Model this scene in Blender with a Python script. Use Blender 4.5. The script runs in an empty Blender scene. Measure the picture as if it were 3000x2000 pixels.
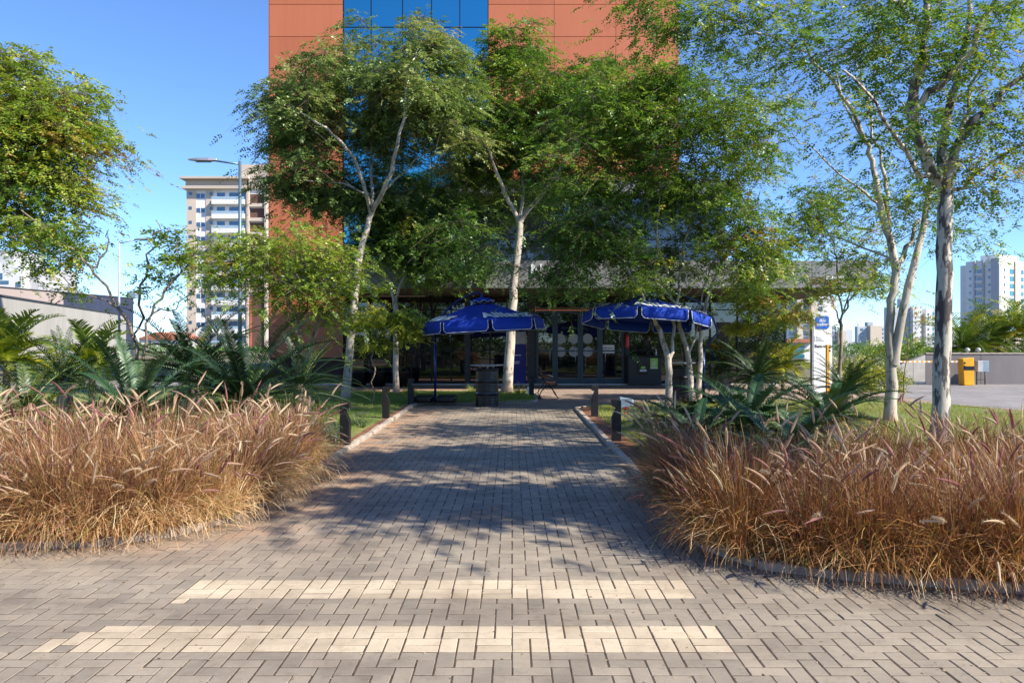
import bpy, math, random
import numpy as np
from mathutils import Vector, Matrix

random.seed(11)
RNG = np.random.default_rng(11)
F = 2333.0          # focal length in photo pixels (28 mm on 36 mm)
H = 1.7             # eye height
SC = bpy.context.scene
COL = SC.collection
OFF = {}

def P(px, py, D):
    return np.array([(px-1500.0)*D/F, D, H+(1000.0-py)*D/F])
def GP(px, py):
    D = F*H/(py-1000.0)
    return np.array([(px-1500.0)*D/F, D, 0.0])

# ------------------------------------------------------------------ materials
def new_mat(name):
    m = bpy.data.materials.new(name); m.use_nodes = True
    nt = m.node_tree
    for n in list(nt.nodes): nt.nodes.remove(n)
    out = nt.nodes.new('ShaderNodeOutputMaterial')
    return m, nt, out
def lin(c):
    return tuple(((x/255.0)/12.92 if x/255.0 <= .04045 else ((x/255.0+.055)/1.055)**2.4) for x in c)
def ramp(nt, stops):
    r = nt.nodes.new('ShaderNodeValToRGB')
    el = r.color_ramp.elements
    while len(el) < len(stops): el.new(0.5)
    for e, (p, c) in zip(el, stops):
        e.position = p; e.color = (*c, 1)
    return r
def noise(nt, scale, detail=4, rough=.6, vec=None, stretch=None):
    n = nt.nodes.new('ShaderNodeTexNoise')
    n.inputs['Scale'].default_value = scale; n.inputs['Detail'].default_value = detail
    n.inputs['Roughness'].default_value = rough
    tc = nt.nodes.new('ShaderNodeTexCoord')
    if stretch:
        mp = nt.nodes.new('ShaderNodeMapping'); mp.inputs['Scale'].default_value = stretch
        nt.links.new(tc.outputs['Object'], mp.inputs[0]); nt.links.new(mp.outputs[0], n.inputs['Vector'])
    else:
        nt.links.new(tc.outputs['Object'], n.inputs['Vector'])
    return n
def mix(nt, a, b, fac, mode='MIX'):
    m = nt.nodes.new('ShaderNodeMix'); m.data_type = 'RGBA'; m.blend_type = mode
    for s, v in ((m.inputs[0], fac), (m.inputs[6], a), (m.inputs[7], b)):
        if isinstance(v, (int, float)): s.default_value = v
        elif isinstance(v, tuple): s.default_value = (*v, 1)
        else: nt.links.new(v, s)
    return m.outputs[2]
def pbr(nt, out, color, rough=.6, metal=0., bump=None, bstr=.3, bdist=.01, ior=None, coat=0):
    b = nt.nodes.new('ShaderNodeBsdfPrincipled')
    if isinstance(color, tuple): b.inputs['Base Color'].default_value = (*color, 1)
    else: nt.links.new(color, b.inputs['Base Color'])
    b.inputs['Roughness'].default_value = rough; b.inputs['Metallic'].default_value = metal
    if ior: b.inputs['IOR'].default_value = ior
    if coat: b.inputs['Coat Weight'].default_value = coat
    if bump is not None:
        bp = nt.nodes.new('ShaderNodeBump'); bp.inputs['Strength'].default_value = bstr
        bp.inputs['Distance'].default_value = bdist
        nt.links.new(bump, bp.inputs['Height']); nt.links.new(bp.outputs[0], b.inputs['Normal'])
    nt.links.new(b.outputs[0], out.inputs[0])
    return b
def simple(name, color, rough=.6, metal=0., var=.12, scale=3., bstr=.15, fine=60., ior=None, coat=0, stretch=None):
    """plain paint / concrete with soft mottling and a fine grain"""
    m, nt, out = new_mat(name)
    n = noise(nt, scale, 5, .65, stretch=stretch)
    d = tuple(max(0, c*(1-var*1.6)) for c in color); l = tuple(min(1, c*(1+var)) for c in color)
    r = ramp(nt, [(.3, d), (.7, l)]); nt.links.new(n.outputs[0], r.inputs[0])
    f = noise(nt, fine, 3)
    pbr(nt, out, r.outputs[0], rough, metal, f.outputs[0], bstr, .004, ior, coat)
    return m
def attr(nt, name):
    a = nt.nodes.new('ShaderNodeAttribute'); a.attribute_name = name
    return a
def leaf_mat(name, stops, transl=.35, gloss=.06, rough=.45):
    m, nt, out = new_mat(name)
    a = attr(nt, 'tint'); r = ramp(nt, stops); nt.links.new(a.outputs['Fac'], r.inputs[0])
    d = nt.nodes.new('ShaderNodeBsdfDiffuse'); t = nt.nodes.new('ShaderNodeBsdfTranslucent')
    g = nt.nodes.new('ShaderNodeBsdfGlossy'); g.inputs['Roughness'].default_value = rough
    g.inputs['Color'].default_value = (.8, .85, .8, 1)
    nt.links.new(r.outputs[0], d.inputs[0])
    tc = mix(nt, r.outputs[0], (.88, 1.0, .4), .5, 'MULTIPLY')
    nt.links.new(tc, t.inputs[0])
    m1 = nt.nodes.new('ShaderNodeMixShader'); m1.inputs[0].default_value = transl
    m2 = nt.nodes.new('ShaderNodeMixShader'); m2.inputs[0].default_value = gloss
    nt.links.new(d.outputs[0], m1.inputs[1]); nt.links.new(t.outputs[0], m1.inputs[2])
    nt.links.new(m1.outputs[0], m2.inputs[1]); nt.links.new(g.outputs[0], m2.inputs[2])
    nt.links.new(m2.outputs[0], out.inputs[0])
    return m

M = {}
def paver_mat(name, c0, c1, c2, dust):
    m, nt, out = new_mat(name)
    g = nt.nodes.new('ShaderNodeNewGeometry')
    r = ramp(nt, [(0, c0), (.45, c1), (1, c2)]); nt.links.new(g.outputs['Random Per Island'], r.inputs[0])
    n = noise(nt, 1.1, 5, .6)                                  # broad staining
    rn = ramp(nt, [(.32, (.66, .63, .61)), (.5, (.92, .90, .88)), (.66, (1.08, 1.06, 1.02))]); nt.links.new(n.outputs[0], rn.inputs[0])
    c = mix(nt, r.outputs[0], rn.outputs[0], 1., 'MULTIPLY')
    f = noise(nt, 260., 3, .8)                                 # aggregate grain
    rf = ramp(nt, [(.33, (.62, .62, .62)), (.66, (1.22, 1.21, 1.19))]); nt.links.new(f.outputs[0], rf.inputs[0])
    c = mix(nt, c, rf.outputs[0], .8, 'MULTIPLY')
    n4 = noise(nt, 9., 7, .75); r4 = ramp(nt, [(.30, (.68, .65, .62)), (.47, (.98, .98, .97)), (.7, (1.06, 1.05, 1.04))]); nt.links.new(n4.outputs[0], r4.inputs[0])
    c = mix(nt, c, r4.outputs[0], .85, 'MULTIPLY')
    n5 = noise(nt, 1., 4, .6, stretch=(.22, 1.7, 1)); r5 = ramp(nt, [(.36, (.80, .79, .79)), (.55, (1.0, 1.0, 1.0))]); nt.links.new(n5.outputs[0], r5.inputs[0])
    c = mix(nt, c, r5.outputs[0], .9, 'MULTIPLY')
    # red soil tracked onto the paving next to the left bed
    tc = nt.nodes.new('ShaderNodeTexCoord'); sx = nt.nodes.new('ShaderNodeSeparateXYZ')
    nt.links.new(tc.outputs['Object'], sx.inputs[0])
    mr = nt.nodes.new('ShaderNodeMapRange'); mr.inputs[1].default_value = -.9; mr.inputs[2].default_value = -2.5
    mr.inputs[3].default_value = 0; mr.inputs[4].default_value = 1
    nt.links.new(sx.outputs[0], mr.inputs[0])
    m2 = nt.nodes.new('ShaderNodeMapRange'); m2.inputs[1].default_value = 5.6; m2.inputs[2].default_value = 8.5
    nt.links.new(sx.outputs[1], m2.inputs[0])
    mu = nt.nodes.new('ShaderNodeMath'); mu.operation = 'MULTIPLY'
    nt.links.new(mr.outputs[0], mu.inputs[0]); nt.links.new(m2.outputs[0], mu.inputs[1])
    n3 = noise(nt, 2.2, 5, .7); r3 = ramp(nt, [(.4, (.1,)*3), (.62, (1,)*3)]); nt.links.new(n3.outputs[0], r3.inputs[0])
    mu2 = nt.nodes.new('ShaderNodeMath'); mu2.operation = 'MULTIPLY'
    nt.links.new(mu.outputs[0], mu2.inputs[0]); nt.links.new(r3.outputs[0], mu2.inputs[1])
    mu3 = nt.nodes.new('ShaderNodeMath'); mu3.operation = 'MULTIPLY_ADD'; mu3.inputs[1].default_value = .75; mu3.inputs[2].default_value = dust
    nt.links.new(mu2.outputs[0], mu3.inputs[0])
    c = mix(nt, c, lin((178, 130, 92)), mu3.outputs[0])
    pbr(nt, out, c, .85, 0, f.outputs[0], .35, .003)
    return m
M['paver'] = paver_mat('concrete_paver_grey', (.262, .230, .186), (.305, .266, .215), (.350, .302, .240), .0)
M['paver_plaza'] = paver_mat('concrete_paver_tan', (.29, .235, .20), (.35, .28, .235), (.40, .32, .27), .1)
M['paver_cream'] = paver_mat('concrete_paver_cream', (.46, .392, .29), (.54, .462, .345), (.61, .525, .395), .04)
def soil_mat(name, a, b, sc=4.):
    m, nt, out = new_mat(name)
    n = noise(nt, sc, 8, .75); r = ramp(nt, [(.35, a), (.65, b)]); nt.links.new(n.outputs[0], r.inputs[0])
    f = noise(nt, 90, 4, .8)
    rf = ramp(nt, [(.3, (.55,)*3), (.7, (1.25,)*3)]); nt.links.new(f.outputs[0], rf.inputs[0])
    pbr(nt, out, mix(nt, r.outputs[0], rf.outputs[0], 1., 'MULTIPLY'), .95, 0, f.outputs[0], .8, .02)
    return m
M['soil'] = soil_mat('red_soil', (.13, .055, .028), (.30, .13, .062))
M['joint'] = soil_mat('joint_dirt', (.035, .022, .014), (.15, .095, .058), 14.)
M['turf'] = soil_mat('turf_base', (.10, .16, .025), (.26, .25, .07), 1.3)
M['ground'] = soil_mat('dry_ground', (.10, .10, .055), (.19, .16, .09), .15)
M['kerb'] = simple('kerb_concrete', (.42, .35, .28), .9, var=.22, scale=5, bstr=.5)
M['step'] = simple('pale_stone_step', (.5, .48, .45), .7)
def road_mat():
    m, nt, out = new_mat('block_paved_road')
    tc = nt.nodes.new('ShaderNodeTexCoord')
    mp = nt.nodes.new('ShaderNodeMapping'); mp.inputs['Rotation'].default_value = (0, 0, .2)
    b = nt.nodes.new('ShaderNodeTexBrick'); b.inputs['Scale'].default_value = 1.
    b.inputs['Brick Width'].default_value = .2; b.inputs['Row Height'].default_value = .1
    b.inputs['Mortar Size'].default_value = .006
    b.inputs['Color1'].default_value = (.24, .225, .22, 1); b.inputs['Color2'].default_value = (.30, .28, .27, 1)
    b.inputs['Mortar'].default_value = (.09, .07, .055, 1)
    nt.links.new(tc.outputs['Object'], mp.inputs[0]); nt.links.new(mp.outputs[0], b.inputs[0])
    n = noise(nt, .7, 5); r = ramp(nt, [(.35, (.75,)*3), (.65, (1.1,)*3)]); nt.links.new(n.outputs[0], r.inputs[0])
    pbr(nt, out, mix(nt, b.outputs[0], r.outputs[0], 1., 'MULTIPLY'), .85)
    return m
M['road'] = road_mat()
# bark
def bark(name, light, dark, red, amount):
    m, nt, out = new_mat(name)
    n = noise(nt, 6., 4, .55, stretch=(1.6, 1.6, .55))
    r = ramp(nt, [(amount-.03, dark), (amount+.03, light)]); nt.links.new(n.outputs[0], r.inputs[0])
    n2 = noise(nt, 1.4, 5, .6, stretch=(2, 2, .5)); r2 = ramp(nt, [(.38, (.62, .6, .58)), (.6, (1.08, 1.06, 1.0))])
    nt.links.new(n2.outputs[0], r2.inputs[0])
    c = mix(nt, r.outputs[0], r2.outputs[0], 1., 'MULTIPLY')
    # red soil splashed on the lowest 30 cm of the bark
    tc = nt.nodes.new('ShaderNodeTexCoord'); s = nt.nodes.new('ShaderNodeSeparateXYZ'); nt.links.new(tc.outputs['Object'], s.inputs[0])
    mr = nt.nodes.new('ShaderNodeMapRange'); mr.inputs[1].default_value = .5; mr.inputs[2].default_value = 0.; mr.inputs[4].default_value = red
    nt.links.new(s.outputs[2], mr.inputs[0])
    c = mix(nt, c, (.36, .18, .10), mr.outputs[0])
    f = noise(nt, 40, 5, .7, stretch=(1, 1, .3))
    pbr(nt, out, c, .8, 0, f.outputs[0], .6, .012)
    return m
M['bark_white'] = bark('pale_mottled_bark', (.50, .45, .39), (.20, .16, .13), .6, .41)
M['bark_blotch'] = bark('blotched_peeling_bark', (.53, .49, .44), (.10, .085, .085), .3, .49)
M['bark_brown'] = bark('brown_bark', (.27, .21, .16), (.12, .09, .07), .2, .45)
M['twig'] = simple('brown_twig', (.15, .11, .075), .9)
DG = (.012, .026, .008); MG = (.030, .065, .014); LG = (.075, .125, .020); YG = (.17, .19, .025); OL = (.16, .11, .03)
M['leaf'] = leaf_mat('feathery_green_leaf', [(0, (.040, .105, .016)), (.35, (.115, .230, .028)), (.7, (.27, .375, .044)), (.92, (.46, .48, .05)), (1, (.38, .22, .05))], .45)
M['leaf_grey'] = leaf_mat('dull_green_leaf', [(0, (.05, .105, .025)), (.4, (.16, .245, .06)), (.75, (.32, .385, .11)), (1, (.42, .30, .12))], .42)
M['leaf_yellow'] = leaf_mat('yellow_green_leaf', [(0, (.09, .17, .02)), (.4, (.24, .34, .035)), (.8, (.42, .47, .05)), (1, (.50, .40, .05))], .45)
M['cycad'] = leaf_mat('cycad_leaf', [(0, (.006, .020, .010)), (.5, (.016, .044, .016)), (.85, (.045, .085, .02)), (1, (.16, .19, .02))], .12, .045, .4)
M['cycad_blue'] = leaf_mat('blue_green_cycad_leaf', [(0, (.008, .030, .012)), (.5, (.026, .072, .026)), (.85, (.075, .140, .055)), (1, (.12, .15, .05))], .12, .06, .4)
M['palm'] = leaf_mat('yellow_palm_leaf', [(0, (.05, .10, .012)), (.4, (.13, .20, .018)), (.75, (.30, .33, .02)), (1, (.48, .36, .02))], .4, .06)
M['lawn'] = leaf_mat('lawn_blade', [(0, (.09, .17, .018)), (.5, (.20, .30, .035)), (.85, (.34, .35, .07)), (1, (.42, .35, .14))], .35, .03)
M['spiky'] = leaf_mat('dark_tuft_blade', [(0, (.03, .06, .025)), (.6, (.07, .11, .045)), (1, (.16, .19, .09))], .3, .08)
M['fgrass'] = leaf_mat('dry_fountain_grass', [(0, (.08, .025, .03)), (.2, (.20, .075, .045)), (.4, (.36, .16, .07)), (.6, (.54, .29, .12)), (.8, (.72, .47, .22)), (.94, (.88, .68, .40)), (1, (.26, .26, .06))], .3, .05)
M['fgrass_red'] = leaf_mat('russet_fountain_grass', [(0, (.08, .022, .024)), (.25, (.20, .068, .037)), (.5, (.37, .15, .05)), (.7, (.54, .27, .075)), (.86, (.64, .40, .17)), (.94, (.80, .58, .32)), (1, (.18, .20, .04))], .3, .05)
M['plume'] = leaf_mat('seed_plume', [(0, (.30, .11, .12)), (.35, (.46, .25, .20)), (.7, (.60, .43, .28)), (1, (.74, .58, .40))], .35, .0)
# building
M['orange'] = simple('terracotta_panel', (.56, .155, .080), .45, var=.06, scale=.5, bstr=.05)
M['orange'].name = 'terracotta_plain'
m, nt, out = new_mat('terracotta_cladding'); g_ = nt.nodes.new('ShaderNodeNewGeometry'); r_ = ramp(nt, [(0, (.43, .125, .050)), (.5, (.455, .135, .054)), (1, (.48, .145, .060))]); nt.links.new(g_.outputs['Random Per Island'], r_.inputs[0])
n_ = noise(nt, 1.3, 6, .65, stretch=(3, 3, .18)); r2_ = ramp(nt, [(.3, (.93, .92, .91)), (.62, (1.02, 1.02, 1.01))]); nt.links.new(n_.outputs[0], r2_.inputs[0])
n3_ = noise(nt, .35, 2, .5); pbr(nt, out, mix(nt, r_.outputs[0], r2_.outputs[0], 1., 'MULTIPLY'), .42, 0, n3_.outputs[0], .25, .08); M['orange'] = m
M['joint_dark'] = simple('dark_joint', (.06, .03, .025), .8)
def glass(name, col, rough, metal, ior=1.5):
    m, nt, out = new_mat(name)
    n = noise(nt, .6, 2)
    pbr(nt, out, col, rough, metal, n.outputs[0], .03, .05, ior)
    return m
M['glass_blue'] = glass('blue_mirror_glass', (.10, .42, .52), .04, 1.)
M['glass_dark'] = glass('dark_reflective_glass', (.008, .010, .012), .015, 0., 1.9)
M['mullion'] = simple('black_aluminium', (.012, .013, .016), .4, .4)
M['cladding'] = simple('grey_metal_cladding', (.215, .215, .21), .5, .1, var=.05, scale=.4)
M['soffit'] = simple('brown_soffit', (.085, .065, .055), .7)
M['frame_blue'] = simple('slate_door_frame', (.045, .078, .105), .4, .2)
M['column'] = simple('dark_column', (.035, .035, .036), .6)
M['sticker'] = simple('frosted_film', (.36, .38, .37), .6)
M['white'] = simple('white_paint', (.75, .75, .74), .5, var=.05)
M['navy'] = simple('royal_blue_panel', (.006, .012, .20), .5)
M['letter'] = simple('letter_white', (.78, .8, .8), .5)
M['red'] = simple('red_paint', (.55, .012, .015), .35)
M['lime'] = simple('lime_print', (.32, .60, .10), .5)
M['black'] = simple('black_plastic', (.005, .005, .006), .3, var=.2, bstr=.1)
M['black_metal'] = simple('black_metal_paint', (.007, .006, .006), .5, var=.2)
M['cloth'] = simple('blue_canvas', (.003, .040, .36), .9, var=.08, bstr=.3, fine=200)
M['piping'] = simple('white_piping', (.75, .75, .8), .6)
M['blue_metal'] = simple('blue_enamel_tube', (.004, .03, .16), .3, .2)
M['grey_metal'] = simple('galvanised_metal', (.42, .43, .44), .4, .6)
M['pole_blue'] = simple('bluish_lamp_pole', (.13, .20, .25), .4, .5)
M['wood'] = simple('red_brown_wood', (.16, .065, .035), .55, var=.3, scale=8, stretch=(1, .1, 1))
M['glass_top'] = simple('pale_table_top', (.45, .47, .45), .2)
M['yellow'] = simple('yellow_enamel', (.75, .36, .01), .35)
M['box_grey'] = simple('grey_box_paint', (.40, .42, .43), .5)
M['box_blue'] = simple('bluish_grey_metal', (.22, .30, .36), .4)
M['wall_grey'] = simple('grey_rendered_wall', (.17, .155, .155), .9, var=.12, scale=.8, bstr=.4, stretch=(1, 1, .25))
M['gate'] = simple('pale_gate_panel', (.42, .40, .36), .8, var=.2, scale=1.2)
M['wall_cream'] = simple('pale_grey_precast', (.38, .365, .33), .9, var=.08, scale=.3, stretch=(3, 3, .4))
M['wall_pink'] = simple('pinkish_render', (.36, .29, .265), .9, var=.06, scale=.2)
M['wall_navy'] = simple('navy_corrugated', (.032, .04, .075), .6, var=.15, scale=.5)
M['apt_white'] = simple('apartment_white', (.70, .69, .67), .9, var=.03, scale=.2)
M['apt_cream'] = simple('apartment_cream', (.56, .46, .37), .9, var=.03, scale=.2)
M['apt_beige'] = simple('apartment_beige', (.50, .42, .34), .9, var=.04, scale=.2)
M['apt_brown'] = simple('apartment_brown', (.13, .065, .05), .9)
M['apt_grey'] = simple('apartment_grey', (.42, .42, .44), .9, var=.04, scale=.1)
M['apt_tan'] = simple('apartment_tan', (.62, .53, .42), .9)
M['apt_blue'] = simple('apartment_pale_blue', (.50, .54, .58), .9)
M['win'] = glass('window_glass', (.07, .14, .22), .1, .3, 1.8)
M['win_teal'] = glass('teal_window_glass', (.05, .22, .26), .1, .3, 1.8)
M['rail'] = simple('glass_balustrade', (.30, .42, .50), .2)
M['roof_tile'] = simple('clay_roof_tile', (.38, .15, .09), .8)
M['brick_red'] = simple('brick_red_panel', (.42, .12, .07), .8)

# ------------------------------------------------------------------ objects
def tag(o, label=None, cat=None, group=None, kind=None):
    if label: o['label'] = label
    if cat: o['category'] = cat
    if group: o['group'] = group
    if kind: o['kind'] = kind
    return o
def empty(name, loc, label, cat, group=None):
    o = bpy.data.objects.new(name, None); COL.objects.link(o)
    o.location = Vector([float(v) for v in loc]); o.empty_display_size = .2
    OFF[o] = np.array(loc, dtype=float)
    return tag(o, label, cat, group)
def link(name, me, parent=None):
    o = bpy.data.objects.new(name, me); COL.objects.link(o)
    if parent is not None:
        o.parent = parent; OFF[o] = OFF[parent]
    else: OFF[o] = np.zeros(3)
    return o
def mesh_np(name, V, Fq, mat, parent=None, tint=None, smooth=False, label=None):
    off = OFF[parent] if parent is not None else np.zeros(3)
    V = np.asarray(V, dtype=np.float32) - off.astype(np.float32)
    Fq = np.asarray(Fq, dtype=np.int32); k = Fq.shape[1]
    me = bpy.data.meshes.new(name)
    me.vertices.add(len(V)); me.vertices.foreach_set('co', V.ravel())
    me.loops.add(Fq.size); me.loops.foreach_set('vertex_index', Fq.ravel())
    me.polygons.add(len(Fq)); me.polygons.foreach_set('loop_start', np.arange(0, Fq.size, k, dtype=np.int32))
    me.polygons.foreach_set('use_smooth', np.full(len(Fq), smooth, dtype=bool))
    if tint is not None:
        a = me.attributes.new('tint', 'FLOAT', 'POINT'); a.data.foreach_set('value', np.asarray(tint, dtype=np.float32))
    me.update(calc_edges=True)
    me.materials.append(mat)
    o = link(name, me, parent)
    if label: o['label'] = label
    return o

class MB:
    def __init__(s): s.v = []; s.f = []; s.m = []; s.sm = []
    def add(s, vs, fs, mi=0, sm=False):
        b = len(s.v); s.v += [tuple(float(c) for c in v) for v in vs]
        for f in fs: s.f.append([b+i for i in f]); s.m.append(mi); s.sm.append(sm)
        return s
    def box(s, x0, x1, y0, y1, z0, z1, mi=0):
        if x0 > x1: x0, x1 = x1, x0
        if y0 > y1: y0, y1 = y1, y0
        if z0 > z1: z0, z1 = z1, z0
        return s.add([(x0,y0,z0),(x1,y0,z0),(x1,y1,z0),(x0,y1,z0),(x0,y0,z1),(x1,y0,z1),(x1,y1,z1),(x0,y1,z1)],
              [(0,3,2,1),(4,5,6,7),(0,1,5,4),(1,2,6,5),(2,3,7,6),(3,0,4,7)], mi)
    def obox(s, c, ax, ay, az, hx, hy, hz, mi=0):
        c = Vector(c); ax, ay, az = Vector(ax).normalized()*hx, Vector(ay).normalized()*hy, Vector(az).normalized()*hz
        vs = [c+a*ax+b*ay+d*az for d in (-1,1) for a, b in ((-1,-1),(1,-1),(1,1),(-1,1))]
        return s.add(vs, [(0,3,2,1),(4,5,6,7),(0,1,5,4),(1,2,6,5),(2,3,7,6),(3,0,4,7)], mi)
    def tube(s, pts, rad, n=8, mi=0, cap=True):
        pts = [Vector([float(c) for c in p]) for p in pts]
        if not hasattr(rad, '__len__'): rad = [rad]*len(pts)
        vs = []; up = None
        for i, p in enumerate(pts):
            d = (pts[min(i+1, len(pts)-1)]-pts[max(i-1, 0)]).normalized()
            if up is None: up = Vector((0, 0, 1)) if abs(d.z) < .9 else Vector((1, 0, 0))
            x = d.cross(up)
            if x.length < 1e-4: x = d.orthogonal()
            x.normalize(); y = x.cross(d).normalized(); up = y
            for k in range(n):
                a = 2*math.pi*k/n; vs.append(p+rad[i]*(math.cos(a)*x+math.sin(a)*y))
        fs = [(i*n+k, i*n+(k+1) % n, (i+1)*n+(k+1) % n, (i+1)*n+k) for i in range(len(pts)-1) for k in range(n)]
        s.add(vs, fs, mi, True)
        if cap:
            b = len(s.v)-len(vs)
            s.f.append([b+k for k in range(n)][::-1]); s.m.append(mi); s.sm.append(False)
            s.f.append([b+(len(pts)-1)*n+k for k in range(n)]); s.m.append(mi); s.sm.append(False)
        return s
    def lathe(s, c, prof, n=24, mi=0, sm=True):
        cx, cy, cz = c; vs = []
        for r, z in prof:
            for k in range(n):
                a = 2*math.pi*k/n; vs.append((cx+r*math.cos(a), cy+r*math.sin(a), cz+z))
        fs = [(i*n+k, i*n+(k+1) % n, (i+1)*n+(k+1) % n, (i+1)*n+k) for i in range(len(prof)-1) for k in range(n)]
        return s.add(vs, fs, mi, sm)
    def prism(s, poly, y0, y1, mi=0):
        """poly in XZ, extruded along Y"""
        n = len(poly)
        vs = [(x, y0, z) for x, z in poly]+[(x, y1, z) for x, z in poly]
        fs = [tuple(range(n)), tuple(range(2*n-1, n-1, -1))]+[(i, i+n, (i+1) % n+n, (i+1) % n) for i in range(n)]
        return s.add(vs, fs, mi)
    def flat(s, poly, z0, z1, mi=0):
        """poly in XY, extruded along Z"""
        n = len(poly)
        vs = [(x, y, z1) for x, y in poly]+[(x, y, z0) for x, y in poly]
        fs = [tuple(range(n)), tuple(range(2*n-1, n-1, -1))]+[(i, i+n, (i+1) % n+n, (i+1) % n) for i in range(n)]
        return s.add(vs, fs, mi)
    def build(s, name, mats, parent=None, bevel=0, label=None):
        off = OFF[parent] if parent is not None else np.zeros(3)
        me = bpy.data.meshes.new(name)
        me.from_pydata([(v[0]-off[0], v[1]-off[1], v[2]-off[2]) for v in s.v], [], s.f)
        me.polygons.foreach_set('material_index', s.m); me.polygons.foreach_set('use_smooth', s.sm)
        if not isinstance(mats, (list, tuple)): mats = [mats]
        for m in mats: me.materials.append(m)
        me.update()
        import bmesh
        bm = bmesh.new(); bm.from_mesh(me); bmesh.ops.recalc_face_normals(bm, faces=bm.faces); bm.to_mesh(me); bm.free()
        o = link(name, me, parent)
        if bevel:
            b = o.modifiers.new('bevel', 'BEVEL'); b.width = bevel; b.segments = 2; b.limit_method = 'ANGLE'
        if label: o['label'] = label
        return o
def children(o): return [c for c in COL.objects if c.parent == o]
def copy_tree(o, parent=None):
    c = o.copy(); COL.objects.link(c); c.parent = parent
    for ch in [x for x in o.children]: copy_tree(ch, c)
    return c
def text_mesh(name, s, size, mat, parent, origin, ux, uz, extrude=.004, align='LEFT', bold=0., shear=0.):
    cu = bpy.data.curves.new('t', 'FONT'); cu.body = s; cu.size = size; cu.extrude = extrude; cu.align_x = align
    cu.offset = bold; cu.shear = shear; cu.resolution_u = 3
    ob = bpy.data.objects.new('t', cu); COL.objects.link(ob)
    bpy.context.view_layer.update()
    me = bpy.data.meshes.new_from_object(ob.evaluated_get(bpy.context.evaluated_depsgraph_get()))
    bpy.data.objects.remove(ob)
    ux = Vector(ux).normalized(); uz = Vector(uz).normalized(); n = ux.cross(uz)
    mw = Matrix(((ux.x, uz.x, n.x, origin[0]), (ux.y, uz.y, n.y, origin[1]), (ux.z, uz.z, n.z, origin[2]), (0, 0, 0, 1)))
    me.transform(mw)
    off = OFF[parent]; me.transform(Matrix.Translation((-off[0], -off[1], -off[2])))
    me.materials.clear(); me.materials.append(mat)
    return link(name, me, parent)

# ------------------------------------------------------------------ camera, light
cam = bpy.data.cameras.new('camera'); cam.lens = 28.0; cam.sensor_width = 36; cam.clip_end = 6000; cam.clip_start = .05
co = bpy.data.objects.new('camera', cam); COL.objects.link(co)
co.location = (0, 0, H); co.rotation_euler = (math.radians(90), 0, 0); SC.camera = co
SUN_AZ = 118.0; SUN_EL = 40.0
a = math.radians(SUN_AZ); e = math.radians(SUN_EL)
sd = Vector((math.sin(a)*math.cos(e), math.cos(a)*math.cos(e), math.sin(e)))
sl = bpy.data.lights.new('sun', 'SUN'); sl.energy = 5.0; sl.angle = math.radians(.5); sl.color = (1, .92, .79)
so = bpy.data.objects.new('sun', sl); COL.objects.link(so); so.rotation_euler = sd.to_track_quat('Z', 'Y').to_euler()
w = bpy.data.worlds.new('World'); SC.world = w; w.use_nodes = True
nt = w.node_tree; sky = nt.nodes.new('ShaderNodeTexSky'); sky.sky_type = 'NISHITA'; sky.sun_disc = False
sky.sun_elevation = e; sky.sun_rotation = a; sky.altitude = 2200; sky.air_density = 1.0; sky.dust_density = .05; sky.ozone_density = 2.5
nt.links.new(mix(nt, sky.outputs[0], (.70, .89, 1.15), 1., 'MULTIPLY'), nt.nodes['Background'].inputs[0]); nt.nodes['Background'].inputs[1].default_value = .125
vs = SC.view_settings; vs.view_transform = 'Standard'; vs.look = 'None'; vs.gamma = 1; vs.exposure = 0.90
SC.cycles.max_bounces = 6; SC.cycles.diffuse_bounces = 3; SC.cycles.glossy_bounces = 3; SC.cycles.transparent_max_bounces = 4

# ------------------------------------------------------------------ terrain and paving
g = MB(); g.add([(-4000,-3000,-.09),(4000,-3000,-.09),(4000,5000,-.09),(-4000,5000,-.09)], [(0,1,2,3)])
tag(g.build('ground', M['ground']), kind='structure')
g = MB(); g.add([(-12,-6,-.0018),(12,-6,-.0018),(12,32.2,-.0018),(-12,32.2,-.0018)], [(0,1,2,3)])
tag(g.build('paving_bed', M['joint']), kind='structure')
CE = .1015
LEFTBED = [(-12,6.45),(-4.4,6.5),(-3.4,6.66),(-2.95,7.0),(-2.68,7.6),(-2.6,8.4),(-2.58,14),(-2.6,21.2),(-2.3,21.6),(.55,22.3),(.7,22.6),(.7,26.2),(.5,26.4),(-12,26.4)]
RIGHTBED = [(12.6,4.2),(12.6,18.2),(10.3,22.6),(5.5,22.6),(3.0,20.9),(1.75,20.1),(1.6,19.8),(1.6,12),(1.58,7.3),(1.62,6.5),(1.85,6.0),(2.35,5.74),(3.4,5.42),(6,4.95),(9,4.5)]
def inside(poly, x, y):
    n = len(poly); r = np.zeros(x.shape, bool); j = n-1
    for i in range(n):
        xi, yi = poly[i]; xj, yj = poly[j]
        c = ((yi > y) != (yj > y)) & (x < (xj-xi)*(y-yi)/(yj-yi+1e-12)+xi)
        r ^= c; j = i
    return r
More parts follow.
